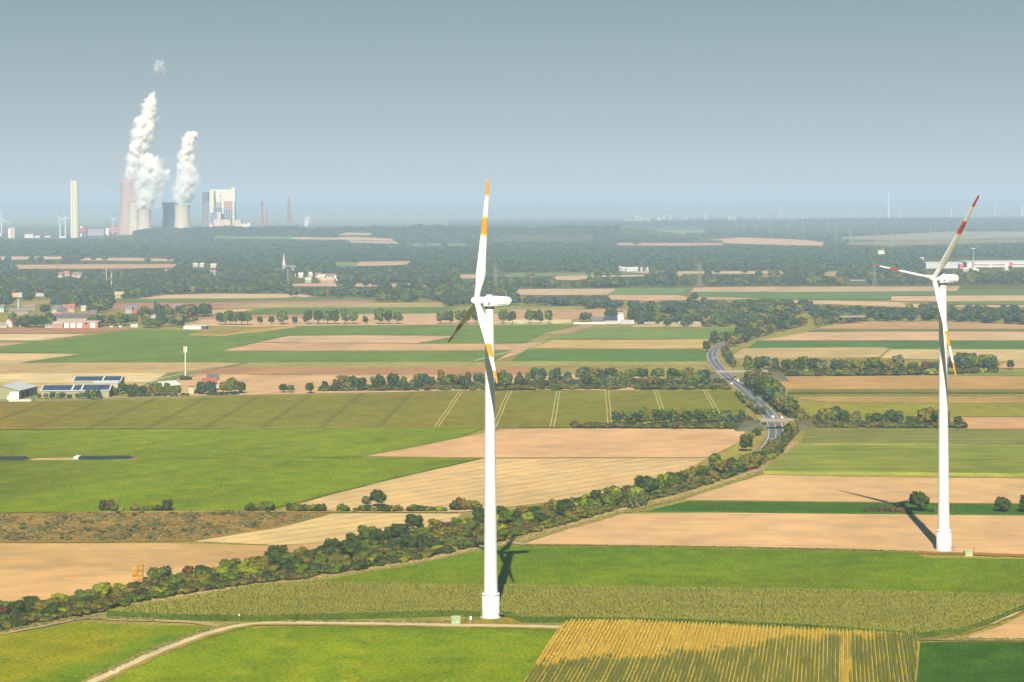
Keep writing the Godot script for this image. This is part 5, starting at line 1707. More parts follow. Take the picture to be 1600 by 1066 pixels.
func village() -> void:
	# the white farm with the mill stump
	var t := thing("mill_tower", "stout white mill tower without sails among white walls", "mill", g(970, 505))
	part("tower", lathe([Vector2(4.3, 0), Vector2(3.9, 5), Vector2(3.5, 10.5), Vector2(3.5, 11.0)], 28), worn("f4f2ea", "wall", 6.0), t)
	part("gallery", lathe([Vector2(3.5, 10.8), Vector2(4.1, 11.0), Vector2(4.1, 11.8), Vector2(3.4, 11.9)], 28), worn("cfc0b4", "wall", 4.0), t)
	part("cap", lathe([Vector2(3.4, 11.9), Vector2(2.8, 13.2), Vector2(0.0, 14.6)], 28), paint("6d5248", 0.8), t)
	for y in [4.0, 8.0]:
		part("window", box_mesh(Vector3(0.9, 1.3, 0.1), Vector3(0.5, y, 4.1 - y * 0.05)), paint("3c4046", 0.3), t)
	house("farm_house", "white farmhouse with dark blue roof left of the mill", "house", 954, 506, 14, 9, 4.2, 3.4, 0.05, "f4f2ec", "2c3c5c", 4)
	house("farm_house", "low white wing with flat roof right of the mill", "house", 980, 506, 15, 7, 3.6, 0.0, 0.0, "f4f2ec", "e6e2da", 4)
	house("farm_shed", "long grey roofed barn left of the white farmhouse", "barn", 936, 504.5, 18, 9, 3.4, 3.4, 0.05, "a39c98", "7a7478", 0)
	t = thing("garden_wall", "long white wall in front of the grey roofed barn", "wall", g(922, 506.5))
	part("wall", box_mesh(Vector3(36, 1.9, 0.4), Vector3(0, 0.95, 0)), worn("f0eee6", "wall", 5.0), t)
	part("coping", box_mesh(Vector3(36.1, 0.12, 0.6), Vector3(0, 1.95, 0)), paint("d8d4ca", 0.8), t)
	t = thing("garden_wall", "grey fence wall running right from the white farm", "wall", g(1045, 505.5))
	part("wall", box_mesh(Vector3(70, 1.5, 0.4), Vector3(0, 0.75, 0)), worn("b8b4aa", "wall", 5.0), t)
	part("coping", box_mesh(Vector3(70.1, 0.12, 0.5), Vector3(0, 1.55, 0)), paint("c8c4ba", 0.8), t)
	var mix := {"dark green": 4.0, "green": 3.0, "bluish green": 2.0}
	row("garden_tree", [903, 504, 915, 503, 925, 502], 3, 7, 11, "left of the grey roofed barn", mix, "round", 1.0, 4.0)
	row("garden_tree", [948, 500, 956, 500, 962, 501], 3, 12, 15, "behind the dark blue roof", mix, "round", 0.9, 4.0)
	row("garden_tree", [984, 502, 990, 502, 998, 503], 4, 13, 16, "right of the mill tower", mix, "tall", 1.0, 6.0)
	# the works with red and white gates
	t = thing("workshop", "low workshop with red walls and five white gates", "workshop", g(117, 513) + Vector3(0, 0, -10), 0.03)
	part("wall", box_mesh(Vector3(48, 6.4, 20), Vector3(0, 3.2, 0)), worn("c07c6a", "wall", 8.0), t)
	part("roof", box_mesh(Vector3(48.6, 0.5, 20.6), Vector3(0, 6.65, 0)), worn("c8b0a4", "wall", 8.0), t)
	for x in [-17.0, -9.5, -2.5, 4.5, 18.5]:
		part("gate", box_mesh(Vector3(5.0, 5.6, 0.2), Vector3(x, 2.9, 10.06)), paint("f6f4ee", 0.6), t)
	part("doorway", box_mesh(Vector3(2.6, 3.0, 0.2), Vector3(11.5, 5.0, 10.06)), paint("5a3a34", 0.7), t)
	house("workshop", "annex with grey saddle roof behind the red workshop", "workshop", 112, 509, 54, 14, 9.0, 3.4, 0.03, "d2c0ae", "6c6468", 5)
	house("workshop", "red and white low annex left of the workshop", "workshop", 91, 513, 11, 10, 5.0, 1.6, 0.05, "e0a896", "d8c8bc", 2)
	# the water tower
	t = thing("water_tower", "slim tower with a broad orange head above the village trees", "tower", g(28.5, 489))
	part("shaft", lathe([Vector2(1.5, 0), Vector2(1.2, 8), Vector2(1.15, 19.5)], 16), worn("a8c4cc", "wall", 6.0), t)
	part("head", box_mesh(Vector3(11.5, 5.2, 7.0), Vector3(-0.6, 22.0, 0)), worn("d8a48c", "wall", 6.0), t)
	part("head_panel", box_mesh(Vector3(4.0, 5.6, 7.2), Vector3(3.4, 22.0, 0.05)), worn("b4c8d0", "wall", 6.0), t)
	house("village_house", "white house with red roof at the village's near edge", "house", 16, 511, 9, 9, 5.0, 4.4, 1.35, "f6f2ee", "a85048", 2)
	var list := [
		[4, 512, 8, 7, 3.4, 1.8, "f0ead8", "b8a890", "cream low house at the frame's edge of the village"], [31, 510, 9, 6, 2.6, 1.2, "f2efe8", "9a9890", "low white shed right of the red roofed house"],
		[76, 512, 8, 6, 2.8, 1.0, "f0eee8", "a0a0a0", "low white shed left of the workshop's annex"], [90, 489, 11, 9, 5.0, 4.0, "e8e0d4", "857c80", "pale village house with grey roof above the workshop"], [97, 493, 10, 9, 5.0, 4.2, "e8e2da", "6f6a70", "village house with dark grey roof above the workshop"],
		[103, 488, 9, 8, 5.0, 4.4, "ecdccc", "b8705c", "village house with reddish roof above the workshop"], [112, 488, 8, 8, 5.5, 4.8, "e4c8b4", "b46a50", "village house with steep orange roof above the workshop"], [92, 501, 9, 8, 6.0, 3.0, "e4e6e6", "c86a50", "pale house with orange roof over the workshop annex"],
		[131, 486, 6, 6, 4.0, 2.6, "f6f4ec", "c8c4b8", "small white house under the yellowish trees"], [147, 495, 8, 7, 4.5, 3.2, "e2c49c", "8a7468", "tan house half hidden right of the workshop"], [153, 506, 9, 5, 3.4, 1.2, "f0efe8", "a8a8a4", "white shed right of the workshop's dark trees"],
		[28, 492, 22, 9, 5.0, 2.6, "c8b8a4", "a08c80", "long tan house under the slim tower"], [44, 485, 16, 9, 4.0, 3.0, "c0a8a0", "9a8480", "pinkish long roof right of the slim tower"], [2, 488, 8, 8, 6.0, 3.0, "f0efec", "8a8a90", "white house at the frame's edge behind the trees"],
		[64, 463, 15, 12, 4.0, 0.0, "dfe2e4", "f0f2f4", "wide white flat roof at the wood's edge"], [14, 452, 9, 8, 5.0, 2.4, "eceae6", "c0a8a8", "small white roof in the wood above the tower"],
		[186, 466, 12, 9, 5.0, 4.2, "d8c8a0", "c8b088", "yellowish barn at the corner of the wood"], [202, 489, 8, 7, 5.0, 3.4, "dcd6d0", "8c8488", "grey roofed house at the hamlet's edge"], [212, 495, 9, 8, 4.4, 4.0, "d89078", "b4583c", "house with bright orange roof in the hamlet"],
		[208, 488, 9, 8, 5.0, 3.8, "c8c0c8", "8a7e90", "house with violet grey roof in the hamlet"], [241, 493, 6, 5, 4.0, 2.4, "f4f2ee", "b0a8a4", "tiny white house between the hamlet's firs"], [243, 501, 9, 6, 3.0, 2.0, "f2f0ec", "c0bcb8", "white gabled shed among the hamlet's bushes"],
		[259, 500, 8, 6, 3.0, 1.4, "f2f0ec", "a8a8a8", "white low shed beside the hamlet's thicket"], [258, 488, 7, 6, 4.4, 3.0, "e8dcc8", "a89888", "cream house in the hamlet's back row"], [277, 486, 9, 7, 4.6, 3.4, "f0eeea", "8c888c", "white gabled house before the reddish field"],
		[210, 511.5, 8, 3, 3.2, 0.0, "f4f3ee", "f0f0ec", "white box trailer beside the hamlet's road"], [188, 511.5, 3.6, 2, 1.6, 0.0, "f0f0ee", "f0f0ec", "white van parked on the hamlet's road"], [174, 511.5, 4, 2, 1.4, 0.0, "e8eaec", "f0f0ec", "pale car parked on the hamlet's road"],
	]
	for k in list:
		var small: bool = k[8].contains("van") or k[8].contains("car ") or k[8].contains("trailer")
		house("parked_vehicle" if small else "village_house", k[8], "vehicle" if small else "house", k[0], k[1], k[2], k[3], k[4], k[5], rng.randf_range(-0.5, 0.5) if not small else 0.0, k[6], k[7], 2 if k[2] > 7.0 and not small else 0)
	t = thing("field_barn", "long low white shed open at one end by the green field", "barn", g(304, 514.5) + Vector3(0, 0, -4), -0.1)
	part("wall", box_mesh(Vector3(19, 3.2, 9), Vector3(-2, 1.6, 0)), worn("f2f2ee", "wall", 6.0), t)
	part("roof", box_mesh(Vector3(25, 0.3, 10), Vector3(1.0, 3.5, 0)), worn("d8dcdc", "wall", 6.0), t)
	part("bay_shade_block", box_mesh(Vector3(5.5, 2.6, 8.0), Vector3(10.3, 1.4, 0)), paint("4a5450", 0.8), t)  # solid dark block painted as the shade under the open end
	var vm := {"dark green": 4.0, "green": 4.0, "olive": 2.0, "bluish green": 3.0}
	row("garden_tree", [0, 512, 30, 513, 80, 513], 11, 8, 15, "along the village's near edge", vm, "", 1.0, 30.0)
	row("garden_tree", [140, 511, 155, 510, 206, 509], 9, 9, 14, "right of the red workshop", vm, "round", 1.05, 14.0)
	row("garden_tree", [222, 512, 234, 513, 244, 513], 4, 9, 12, "in the hamlet's front thicket", vm, "round", 1.3, 4.0)
	row("garden_tree", [249, 511, 252, 511, 256, 511], 2, 10, 13, "in the hamlet's garden", vm, "round", 0.9, 2.0)
	row("garden_tree", [264, 510, 268, 510, 273, 509], 3, 8, 12, "in the hamlet's garden", {"olive": 1.0, "green": 1.0}, "round", 1.0, 2.0)
	for k in [[281.5, 512, 8, 9, "dark green"], [288, 506, 9, 8, "dark green"], [294, 506, 6, 6, "green"], [305, 505, 8, 7, "green"], [301, 505, 5, 5, "olive"]]:
		plant("garden_tree", "round", k[4], g(k[0], k[1]), k[2], k[3], "among the bushes near the white shed", 0)
	for x in [243, 249, 254]:
		plant("fir_tree", "tall", "bluish green", g(x, 497), 19.0 - (x - 243) * 0.4, 7.0, "tall and pointed in the hamlet", 0)
	row("garden_tree", [215, 497, 230, 496, 296, 495, 326, 494], 15, 9, 14, "in the hamlet's back row", vm, "", 1.0, 20.0)
	row("garden_tree", [288, 497, 300, 497, 325, 495], 8, 12, 16, "in the hamlet's tall grove", vm, "round", 1.0, 12.0)

# ---------- bridges, cars, signs ----------
func bridge(label: String, x0: float, x1: float, under: float, rise: float, wide: float, lift0 := 0.0, banked := true) -> void:
	var a := g(x0, under)
	var b := g(x1, under)
	var t := thing("road_bridge", label, "bridge", (a + b) / 2)
	var w := a.distance_to(b)
	var concrete := worn("8c827a", "wall", 7.0)
	var slope := Basis(Vector3(0, 0, 1), lift0)
	part("deck", box_mesh(Vector3(w, 0.9, wide), Vector3(0, rise - 0.5, 0)), concrete, t, Transform3D(slope, Vector3.ZERO))
	part("roadway", box_mesh(Vector3(w, 0.06, wide - 1.6), Vector3(0, rise, 0)), paint("7c7870", 0.9), t, Transform3D(slope, Vector3.ZERO))
	for s in [-1, 1]:
		part("parapet", box_mesh(Vector3(w, 0.5, 0.4), Vector3(0, rise + 0.2, s * (wide / 2 - 0.2))), worn("a4988a", "wall", 7.0), t, Transform3D(slope, Vector3.ZERO))
		var rail := begin()
		box(rail, Vector3(0, rise + 1.45, s * (wide / 2 - 0.2)), Vector3(w, 0.07, 0.07))
		part("handrail", done(rail), paint("8f9a98", 0.5, 0.5), t, Transform3D(slope, Vector3.ZERO))
		for i in 9:
			part("rail_post", box_mesh(Vector3(0.08, 1.1, 0.08), Vector3((i / 8.0 - 0.5) * (w - 0.4), rise + 0.95, s * (wide / 2 - 0.2))), paint("8f9a98", 0.5, 0.5), t, Transform3D(slope, Vector3.ZERO))
		if not banked:
			continue
		var st := begin()
		var y := rise - 0.9
		var x: float = s * w / 2
		var o: float = s * 9.0
		quad(st, Vector3(x, y, -wide / 2 - 4), Vector3(x, y, wide / 2 + 4), Vector3(x + o, rise, wide / 2), Vector3(x + o, rise, -wide / 2))
		quad(st, Vector3(x, y, wide / 2 + 4), Vector3(x - s * 5.0, 0, wide / 2 + 6), Vector3(x + s * 15.0, 0, wide / 2 + 6), Vector3(x + o, rise, wide / 2))
		quad(st, Vector3(x, y, -wide / 2 - 4), Vector3(x - s * 5.0, 0, -wide / 2 - 6), Vector3(x - s * 5.0, 0, wide / 2 + 6), Vector3(x, y, wide / 2 + 4))
		quad(st, Vector3(x, y, -wide / 2 - 4), Vector3(x + o, rise, -wide / 2), Vector3(x + s * 15.0, 0, -wide / 2 - 6), Vector3(x - s * 5.0, 0, -wide / 2 - 6))
		quad(st, Vector3(x + o, rise, wide / 2), Vector3(x + s * 15.0, 0, wide / 2 + 6), Vector3(x + s * 15.0, 0, -wide / 2 - 6), Vector3(x + o, rise, -wide / 2))
		part("embankment", done(st), worn("4c4a22", "scrub", 14.0), t)

func car(label: String, px: float, py: float, hex: String, van := false) -> void:
	var p := g(px, py)
	var best := 0
	for i in motorway.size():
		if motorway[i].distance_squared_to(p) < motorway[best].distance_squared_to(p):
			best = i
	var dir := (motorway[mini(best + 1, motorway.size() - 1)] - motorway[maxi(best - 1, 0)]).normalized()
	var t := thing("van" if van else "car", label, "van" if van else "car", p + Vector3(0, 0.50, 0))
	t.basis = Basis.looking_at(dir)
	var l := 5.6 if van else 4.4
	var h := 2.3 if van else 1.45
	var st := begin()
	var side := [Vector2(-l / 2, 0.35), Vector2(-l / 2, 0.95 if not van else 1.2), Vector2(-l * 0.3, h * 0.62), Vector2(-l * (0.14 if not van else 0.27), h), Vector2(l * (0.28 if not van else 0.49), h), Vector2(l * 0.46, h * 0.66), Vector2(l / 2, 0.4)]
	for i in side.size():
		var q: Vector2 = side[i]
		var r: Vector2 = side[(i + 1) % side.size()]
		quad(st, Vector3(-0.88, q.y, q.x), Vector3(-0.88, r.y, r.x), Vector3(0.88, r.y, r.x), Vector3(0.88, q.y, q.x))
	for s in [-0.88, 0.88]:
		for i in range(1, side.size() - 1):
			tri(st, Vector3(s, side[0].y, side[0].x), Vector3(s, side[i].y, side[i].x), Vector3(s, side[i + 1].y, side[i + 1].x))
	part("body", done(st), paint(hex, 0.3), t)
	for s in [-1, 1]:
		part("side_window", box_mesh(Vector3(0.04, 0.42, l * 0.36), Vector3(s * 0.89, h * 0.76, l * (0.08 if not van else -0.12))), paint("1b2026", 0.1), t)
		for k in [-1, 1]:
			var w := CylinderMesh.new()
			w.top_radius = 0.33
			w.bottom_radius = 0.33
			w.height = 0.24
			w.radial_segments = 16
			var o := part("wheel", w, paint("15161a", 0.8), t, Transform3D(Basis(Vector3(0, 0, 1), PI / 2), Vector3(s * 0.8, 0.33, k * l * 0.31)))
			var c := CylinderMesh.new()
			c.top_radius = 0.2
			c.bottom_radius = 0.2
			c.height = 0.27
			c.radial_segments = 12
			part("rim", c, paint("a8acb0", 0.4, 0.7), o)
		part("headlight", box_mesh(Vector3(0.34, 0.16, 0.06), Vector3(s * 0.6, 0.72, -l / 2 - 0.01)), paint("e8eef2", 0.2), t)
		part("tail_light", box_mesh(Vector3(0.26, 0.2, 0.06), Vector3(s * 0.66, 0.8, l / 2 - 0.02)), paint("a01c18", 0.3), t)
	part("rear_window", box_mesh(Vector3(1.4, 0.42, 0.05), Vector3(0, h * 0.78, l * (0.40 if not van else 0.485))), paint("1b2026", 0.1), t)

func road_sign(label: String, px: float, py: float, h: float, w: float, hex: String) -> void:
	var t := thing("road_sign", label, "road sign", g(px, py))
	for s in [-1, 1]:
		part("post", box_mesh(Vector3(0.09, h, 0.09), Vector3(s * w * 0.3, h / 2, 0)), paint("9aa0a4", 0.5, 0.6), t)
	part("board", box_mesh(Vector3(w, w * 0.75, 0.06), Vector3(0, h - w * 0.3, 0.08)), paint(hex, 0.5), t)

func bridges_and_cars() -> void:
	bridge("grey road bridge over the motorway, the farther of two", 1118, 1200, 595.0, 7.0, 6.5, 0.006)
	bridge("beige road bridge over the motorway, nearest to the hedge", 1187, 1240, 671.5, 5.6, 6.5, -0.004)
	bridge("small grey bridge among the trees beyond the motorway bend", 1312, 1352, 506.0, 8.0, 6.0, 0.0, false)
	bridge("far light grey bridge at the wood behind the farther turbine", 1328, 1352, 447.0, 9.0, 7.0, 0.0, false)
	car("pale blue car coming out behind the nearest bridge", 1208.0, 654.5, "b4dce6")
	car("white van behind the farther bridge, the first of two", 1148.5, 594.3, "c4c6c8", true)
	car("white van behind the farther bridge, following the first", 1152.5, 598.0, "b8babc", true)
	car("red car passing under the nearest bridge", 1216.5, 668.0, "8a3a34")
	car("dark grey car on the straight between the two bridges", 1180.0, 629.0, "3c4248")
	car("silver car in the upper bend of the motorway", 1117.0, 562.0, "8d9298")
	car("white car in the bend above the hedge's end", 1206.0, 691.0, "b0b0ae")
	road_sign("white and blue sign left of the motorway below the farther bridge", 1143.5, 606.0, 3.6, 1.6, "dfe8f0")
	road_sign("white sign on the bank behind the nearest bridge", 1222.0, 659.0, 3.0, 1.4, "f0f2f0")

# ---------- masts, pylons, spire ----------
func pylon(label: String, px: float, foot: float, top: float, wide := 1.0, hex := "8f9a9c", group := "") -> void:
	var p := g(px, foot)
	var s := F / -p.z
	var h := (foot - top) / s
	var t := thing("power_pylon", label, "pylon", p, 0.35, group)
	var m := paint(hex, 0.6, 0.3)
	var st := begin()
	var b := h * 0.085
	var c := h * 0.02
	for sx in [-1, 1]:
		for sz in [-1, 1]:
			bar(st, Vector3(sx * b, 0, sz * b), Vector3(sx * c, h * 0.62, sz * c), 0.24, 0.2, 4)
			bar(st, Vector3(sx * c, h * 0.62, sz * c), Vector3(0, h, 0), 0.2, 0.12, 4)
	var rise := 0.0
	for i in 8:
		var y0 := h * 0.62 * (1.0 - pow(1.0 - i / 8.0, 1.3))
		var y1 := h * 0.62 * (1.0 - pow(1.0 - (i + 1) / 8.0, 1.3))
		var r0 := lerpf(b, c, y0 / (h * 0.62))
		var r1 := lerpf(b, c, y1 / (h * 0.62))
		for q in [[-1, -1, 1, -1], [1, -1, 1, 1], [1, 1, -1, 1], [-1, 1, -1, -1]]:
			bar(st, Vector3(q[0] * r0, y0, q[1] * r0), Vector3(q[2] * r1, y1, q[3] * r1), 0.12, 0.12, 3)
			bar(st, Vector3(q[2] * r0, y0, q[3] * r0), Vector3(q[0] * r1, y1, q[1] * r1), 0.12, 0.12, 3)
	part("lattice_mast", done(st), m, t)
	for k in [[0.60, 0.27], [0.74, 0.34], [0.88, 0.18]]:
		var arm := begin()
		var y: float = h * k[0]
		var w: float = h * k[1] * wide * 0.5
		for s2 in [-1, 1]:
			bar(arm, Vector3(0, y, 0), Vector3(s2 * w, y, 0), 0.22, 0.16, 4)
			bar(arm, Vector3(0, y + h * 0.045, 0), Vector3(s2 * w, y, 0), 0.16, 0.12, 4)
			for q in [0.55, 1.0]:
				bar(arm, Vector3(s2 * w * q, y, 0), Vector3(s2 * w * q, y - h * 0.05, 0), 0.14, 0.14, 4)
		part("cross_arm", done(arm), m, t)

func masts() -> void:
	pylon("tall lattice pylon with red top at the far field's edge", 1093.5, 451, 411, 0.6, "9c9a90")
	pylon("lattice pylon right of the nearer turbine's rotor in the fields", 774.5, 453.5, 413, 0.6, "a09c8c")
	pylon("lattice pylon behind the farther turbine's sideways blade", 1366.5, 448, 411, 0.6, "8c9a94")
	pylon("slim lattice mast in the wood below the church spire", 449.5, 444, 419, 0.5, "b0a890")
	var n := 0
	var which := ["first", "second", "third", "fourth", "fifth", "sixth", "seventh", "eighth", "ninth", "tenth", "eleventh", "twelfth", "thirteenth", "fourteenth"]
	for k in [[1150, 362, 341], [1162, 364, 345], [1181, 365, 349], [1203, 366, 343], [1232, 369, 345], [1254, 369, 341], [1293, 368, 338], [1306, 379, 345], [1329, 380, 343], [1371, 382, 354], [1394, 386, 352], [1455, 383, 354], [1482, 386, 352], [1561, 386, 357], [1585, 388, 350]]:
		pylon("%s far power pylon from the left along the hazy slope" % (which[n] if n < 14 else "last"), k[0], k[1], k[2], 1.1, "a8b2b4", "power pylons crossing the far slope")
		n += 1
	# the slim white mast behind the farm
	var p := g(289.5, 593.5)
	var t := thing("antenna_mast", "slim white antenna mast rising behind the farm trees", "mast", p)
	part("mast", lathe([Vector2(0.62, 0), Vector2(0.45, 12), Vector2(0.32, 25)], 16), worn("eae6da", "wall", 6.0), t)
	for i in 3:
		var a := TAU * i / 3.0 + 0.3
		part("antenna_panel", box_mesh(Vector3(0.7, 4.6, 0.35)), paint("f0eee6", 0.5), t, Transform3D(Basis(Vector3.UP, -a), Vector3(cos(a) * 1.1, 22.8, sin(a) * 1.1)))
		part("bracket", box_mesh(Vector3(1.2, 0.16, 0.16)), paint("b8b8b0", 0.5, 0.4), t, Transform3D(Basis(Vector3.UP, -a), Vector3(cos(a) * 0.6, 22.8, sin(a) * 0.6)))
	part("equipment_hut", box_mesh(Vector3(2.4, 2.2, 2.0), Vector3(2.4, 1.1, 0)), worn("d8d4c8", "wall", 4.0), t)
	# the red and white radio mast over the village wood
	p = g(174, 456)
	t = thing("radio_mast", "thin red and white radio mast over the village wood", "mast", p)
	var s := F / -p.z
	var h := 34.0 / s
	for i in 6:
		part("mast_section", lathe([Vector2(0.8, h * i / 6.0), Vector2(0.75, h * (i + 1) / 6.0)], 8), paint("c06050" if i % 2 else "d8d4cc", 0.6), t)
	t = thing("radio_mast", "pale thin mast beside the red and white one", "mast", g(166, 444))
	part("mast", lathe([Vector2(0.7, 0), Vector2(0.4, 22)], 8), paint("d8dcdc", 0.6), t)
	part("head", lathe([Vector2(0.4, 22), Vector2(1.0, 22.5), Vector2(1.0, 24), Vector2(0, 24.5)], 8), paint("d8dcdc", 0.6), t)
	# the church
	p = g(443.5, 426)
	s = F / -p.z
	t = thing("church", "church with a slender pale spire above the wooded village", "church", p, 0.3)
	part("tower", box_mesh(Vector3(6.4, 16, 6.4), Vector3(0, 8, 0)), worn("b4a8a0", "wall", 6.0), t)
	part("spire", lathe([Vector2(3.5, 16), Vector2(2.0, 21), Vector2(1.0, 29), Vector2(0.15, 37), Vector2(0, 37.2)], 8), worn("e4dcdc", "wall", 6.0), t)
	part("nave", house_walls(20, 10, 8, 6), worn("b4a8a0", "wall", 6.0), t, Transform3D(Basis(), Vector3(13, 0, 0)))
	part("roof", gable(20, 10, 6), worn("70686c", "wall", 6.0), t, Transform3D(Basis(), Vector3(13, 8, 0)))

# ---------- the power station ----------
const PLANT := 7750.0

func block(parent: Node3D, called: String, x0: float, x1: float, y0: float, y1: float, m: Material, depth := 40.0, behind := 0.0) -> MeshInstance3D:
	var a := at(x0, y1, PLANT)
	var b := at(x1, y0, PLANT)
	return part(called, box_mesh(Vector3(b.x - a.x, b.y - a.y, depth), Vector3((a.x + b.x) / 2, (a.y + b.y) / 2, -PLANT - depth / 2 - behind) - parent.position), m, parent)

func cooling_tower(label: String, xc: float, top: float, w_top: float, w_waist: float, w_base: float, back: float, hex: String, foot_flare := false) -> void:
	var d := PLANT + back
	var k := d / F
	var t := thing("cooling_tower", label, "cooling tower", Vector3(at(xc, top, d).x, 0, -d))
	var h := at(xc, top, d).y
	var prof := []
	for i in 25:
		var u := i / 24.0
		var r := lerpf(w_base, w_waist, pow(smoothstep(-0.25, 0.72, u), 0.9)) if u < 0.74 else lerpf(w_waist, w_top, pow((u - 0.74) / 0.26, 1.6))
		prof.append(Vector2(r * k * 0.5, lerpf(9.0, h, u)))
	var inner := []
	for i in 13:
		var q: Vector2 = prof[24 - i * 2]
		inner.append(Vector2(q.x - 0.9, q.y))
	part("shell", lathe(prof + inner, 64), worn(hex, "wall", 60.0), t)
	var e: Vector2 = prof[24]
	part("rim", lathe([Vector2(e.x - 1.2, e.y - 1.6), Vector2(e.x + 0.9, e.y - 1.5), Vector2(e.x + 0.9, e.y + 0.5), Vector2(e.x - 1.2, e.y + 0.5)], 64), worn(hex, "wall", 40.0), t)
	var b: float = prof[0].x
	for i in 36:
		var a := TAU * i / 36.0
		var st := begin()
		bar(st, Vector3(cos(a) * (b + 2), 0, sin(a) * (b + 2)), Vector3(cos(a + 0.09) * b, 9.5, sin(a + 0.09) * b), 0.8, 0.7, 5)
		part("column", done(st), paint("b0a8a0", 0.9), t)
	if foot_flare:
		part("skirt", lathe([Vector2(b * 1.12, 0), Vector2(b * 1.1, 30.0), Vector2(b * 0.99, 36.0)], 64), worn(hex, "wall", 40.0), t)

func power_station() -> void:
	cooling_tower("tallest cooling tower of the power station, pinkish concrete", 201.0, 280.3, 27.4, 25.6, 39.0, 260.0, "c8a898")
	cooling_tower("pale cooling tower half hidden before the tallest one", 210.5, 316.5, 21.5, 20.5, 25.0, 120.0, "dccfb8")
	cooling_tower("small round cooling tower in front of the pale one", 225.0, 327.5, 22.5, 20.5, 26.5, -60.0, "d8ccb8", true)
	cooling_tower("dark shaded cooling tower beside the right steam plume", 266.0, 316.5, 26.0, 23.5, 30.0, 200.0, "5a646c")  # shade on this tower is put into its dark wall colour
	cooling_tower("light cooling tower under the right steam plume", 284.5, 320.5, 25.0, 22.5, 28.5, 0.0, "e0d2bc", true)
	# the tall pale stack at the left
	var p := g(117.5, 371.5)
	var h := at(117.5, 281.0, -p.z).y
	var t := thing("stack_tower", "tall pale concrete stack with a dark grated top", "chimney", p)
	part("shaft", lathe([Vector2(14.6, 0), Vector2(14.3, h * 0.5), Vector2(13.8, h - 4)], 40), worn("ece2c4", "wall", 70.0), t)
	part("crown", lathe([Vector2(12.6, h - 4), Vector2(12.6, h + 1), Vector2(11.5, h + 1), Vector2(11.5, h - 4)], 40), worn("8c8c84", "wall", 8.0), t)
	part("pale_edge_strip", box_mesh(Vector3(5.0, h - 2.0, 6.0), Vector3(-13.6, h / 2, 8.0)), worn("f2efe6", "wall", 40.0), t)  # paler full-height strip along the left edge of the shaft
	t = thing("boiler_house", "dark blue grey boiler tower at the left of the block", "boiler house", Vector3(at(319, 350, PLANT).x, 0, -PLANT))
	block(t, "tower", 315.0, 323.6, 300.5, 362, worn("56627e", "wall", 30.0), 30, 20)
	block(t, "annex", 319.5, 331.0, 318.5, 362, worn("8c7480", "wall", 30.0), 40, -22)
	block(t, "duct", 322.5, 330.0, 315.8, 318.3, worn("9aa4b0", "wall", 30.0), 20, -10)
	t = thing("boiler_house", "huge white boiler block with stepped roof in the power station", "boiler house", Vector3(at(349, 350, PLANT).x, 0, -PLANT))
	block(t, "block", 330.8, 361.5, 296.0, 362, worn("f2ead6", "wall", 60.0), 24, 0)
	block(t, "roof_tower", 361.6, 367.4, 292.9, 362, worn("f4ecda", "wall", 60.0), 22, 0)
	block(t, "side_wall", 330.0, 336.3, 297.8, 362, worn("ece4cc", "wall", 60.0), 40, -42)
	block(t, "teal_panel", 331.2, 336.2, 333.0, 347.5, worn("3a8c9c", "wall", 30.0), 4, -47)
	for k in [[344.3, 305.8], [344.3, 311.7]]:
		block(t, "vent", k[0] - 0.8, k[0] + 0.8, k[1] - 0.8, k[1] + 0.8, paint("606c78", 0.7), 3, -4)
	t = thing("boiler_house", "scaffolded dark blue filter building before the white block", "boiler house", Vector3(at(347, 350, PLANT).x, 0, -PLANT))
	block(t, "scaffold", 337.3, 349.6, 324.0, 345, worn("66748c", "wall", 20.0), 16, -66)
	block(t, "scaffold_top", 341.5, 349.0, 316.0, 323.5, worn("94a2ae", "wall", 20.0), 10, -64)
	block(t, "shaft_block", 336.5, 344.0, 331.5, 362, worn("8c86a0", "wall", 20.0), 20, -88)
	block(t, "pale_shaft", 344.2, 349.8, 331.0, 345, worn("d8cfc8", "wall", 20.0), 14, -84)
	t = thing("boiler_house", "brick red and blue boiler building right of the scaffolding", "boiler house", Vector3(at(360, 350, PLANT).x, 0, -PLANT))
	block(t, "upper_storey", 353.2, 366.4, 314.5, 326.5, worn("b88c80", "wall", 30.0), 20, -66)
	block(t, "lower_storey", 353.2, 366.4, 326.6, 346, worn("50648c", "wall", 30.0), 20, -66)
	for x in [356.0, 360.5, 364.5]:
		block(t, "rib", x - 0.6, x + 0.6, 326.7, 341, worn("c4bcbc", "wall", 20.0), 4, -71)
	block(t, "corner_shaft", 366.6, 369.8, 315.0, 343, worn("e8e0d2", "wall", 30.0), 20, -64)
	t = thing("machine_hall", "long cream machine hall at the power station's foot", "machine hall", Vector3(at(360, 350, PLANT).x, 0, -PLANT))
	for i in 6:
		block(t, "bay", 343.2 + i * 4.4, 347.4 + i * 4.4, 342.3 + 0.4 * (i % 2), 366, worn(["e2c8ac", "ecd8bc", "dcc0a4"][i % 3], "wall", 30.0), 60, -160)
	t = thing("machine_hall", "lower cream hall right of the long machine hall", "machine hall", Vector3(at(376, 350, PLANT).x, 0, -PLANT))
	block(t, "hall", 370.0, 383.3, 343.3, 366, worn("d8c8b4", "wall", 30.0), 40, -130)
	block(t, "low_wing", 383.4, 397.5, 349.2, 366, worn("f0e2cc", "wall", 30.0), 40, -140)
	block(t, "white_gable", 394.5, 398.8, 347.9, 366, paint("f6f2ea", 0.7), 30, -150)
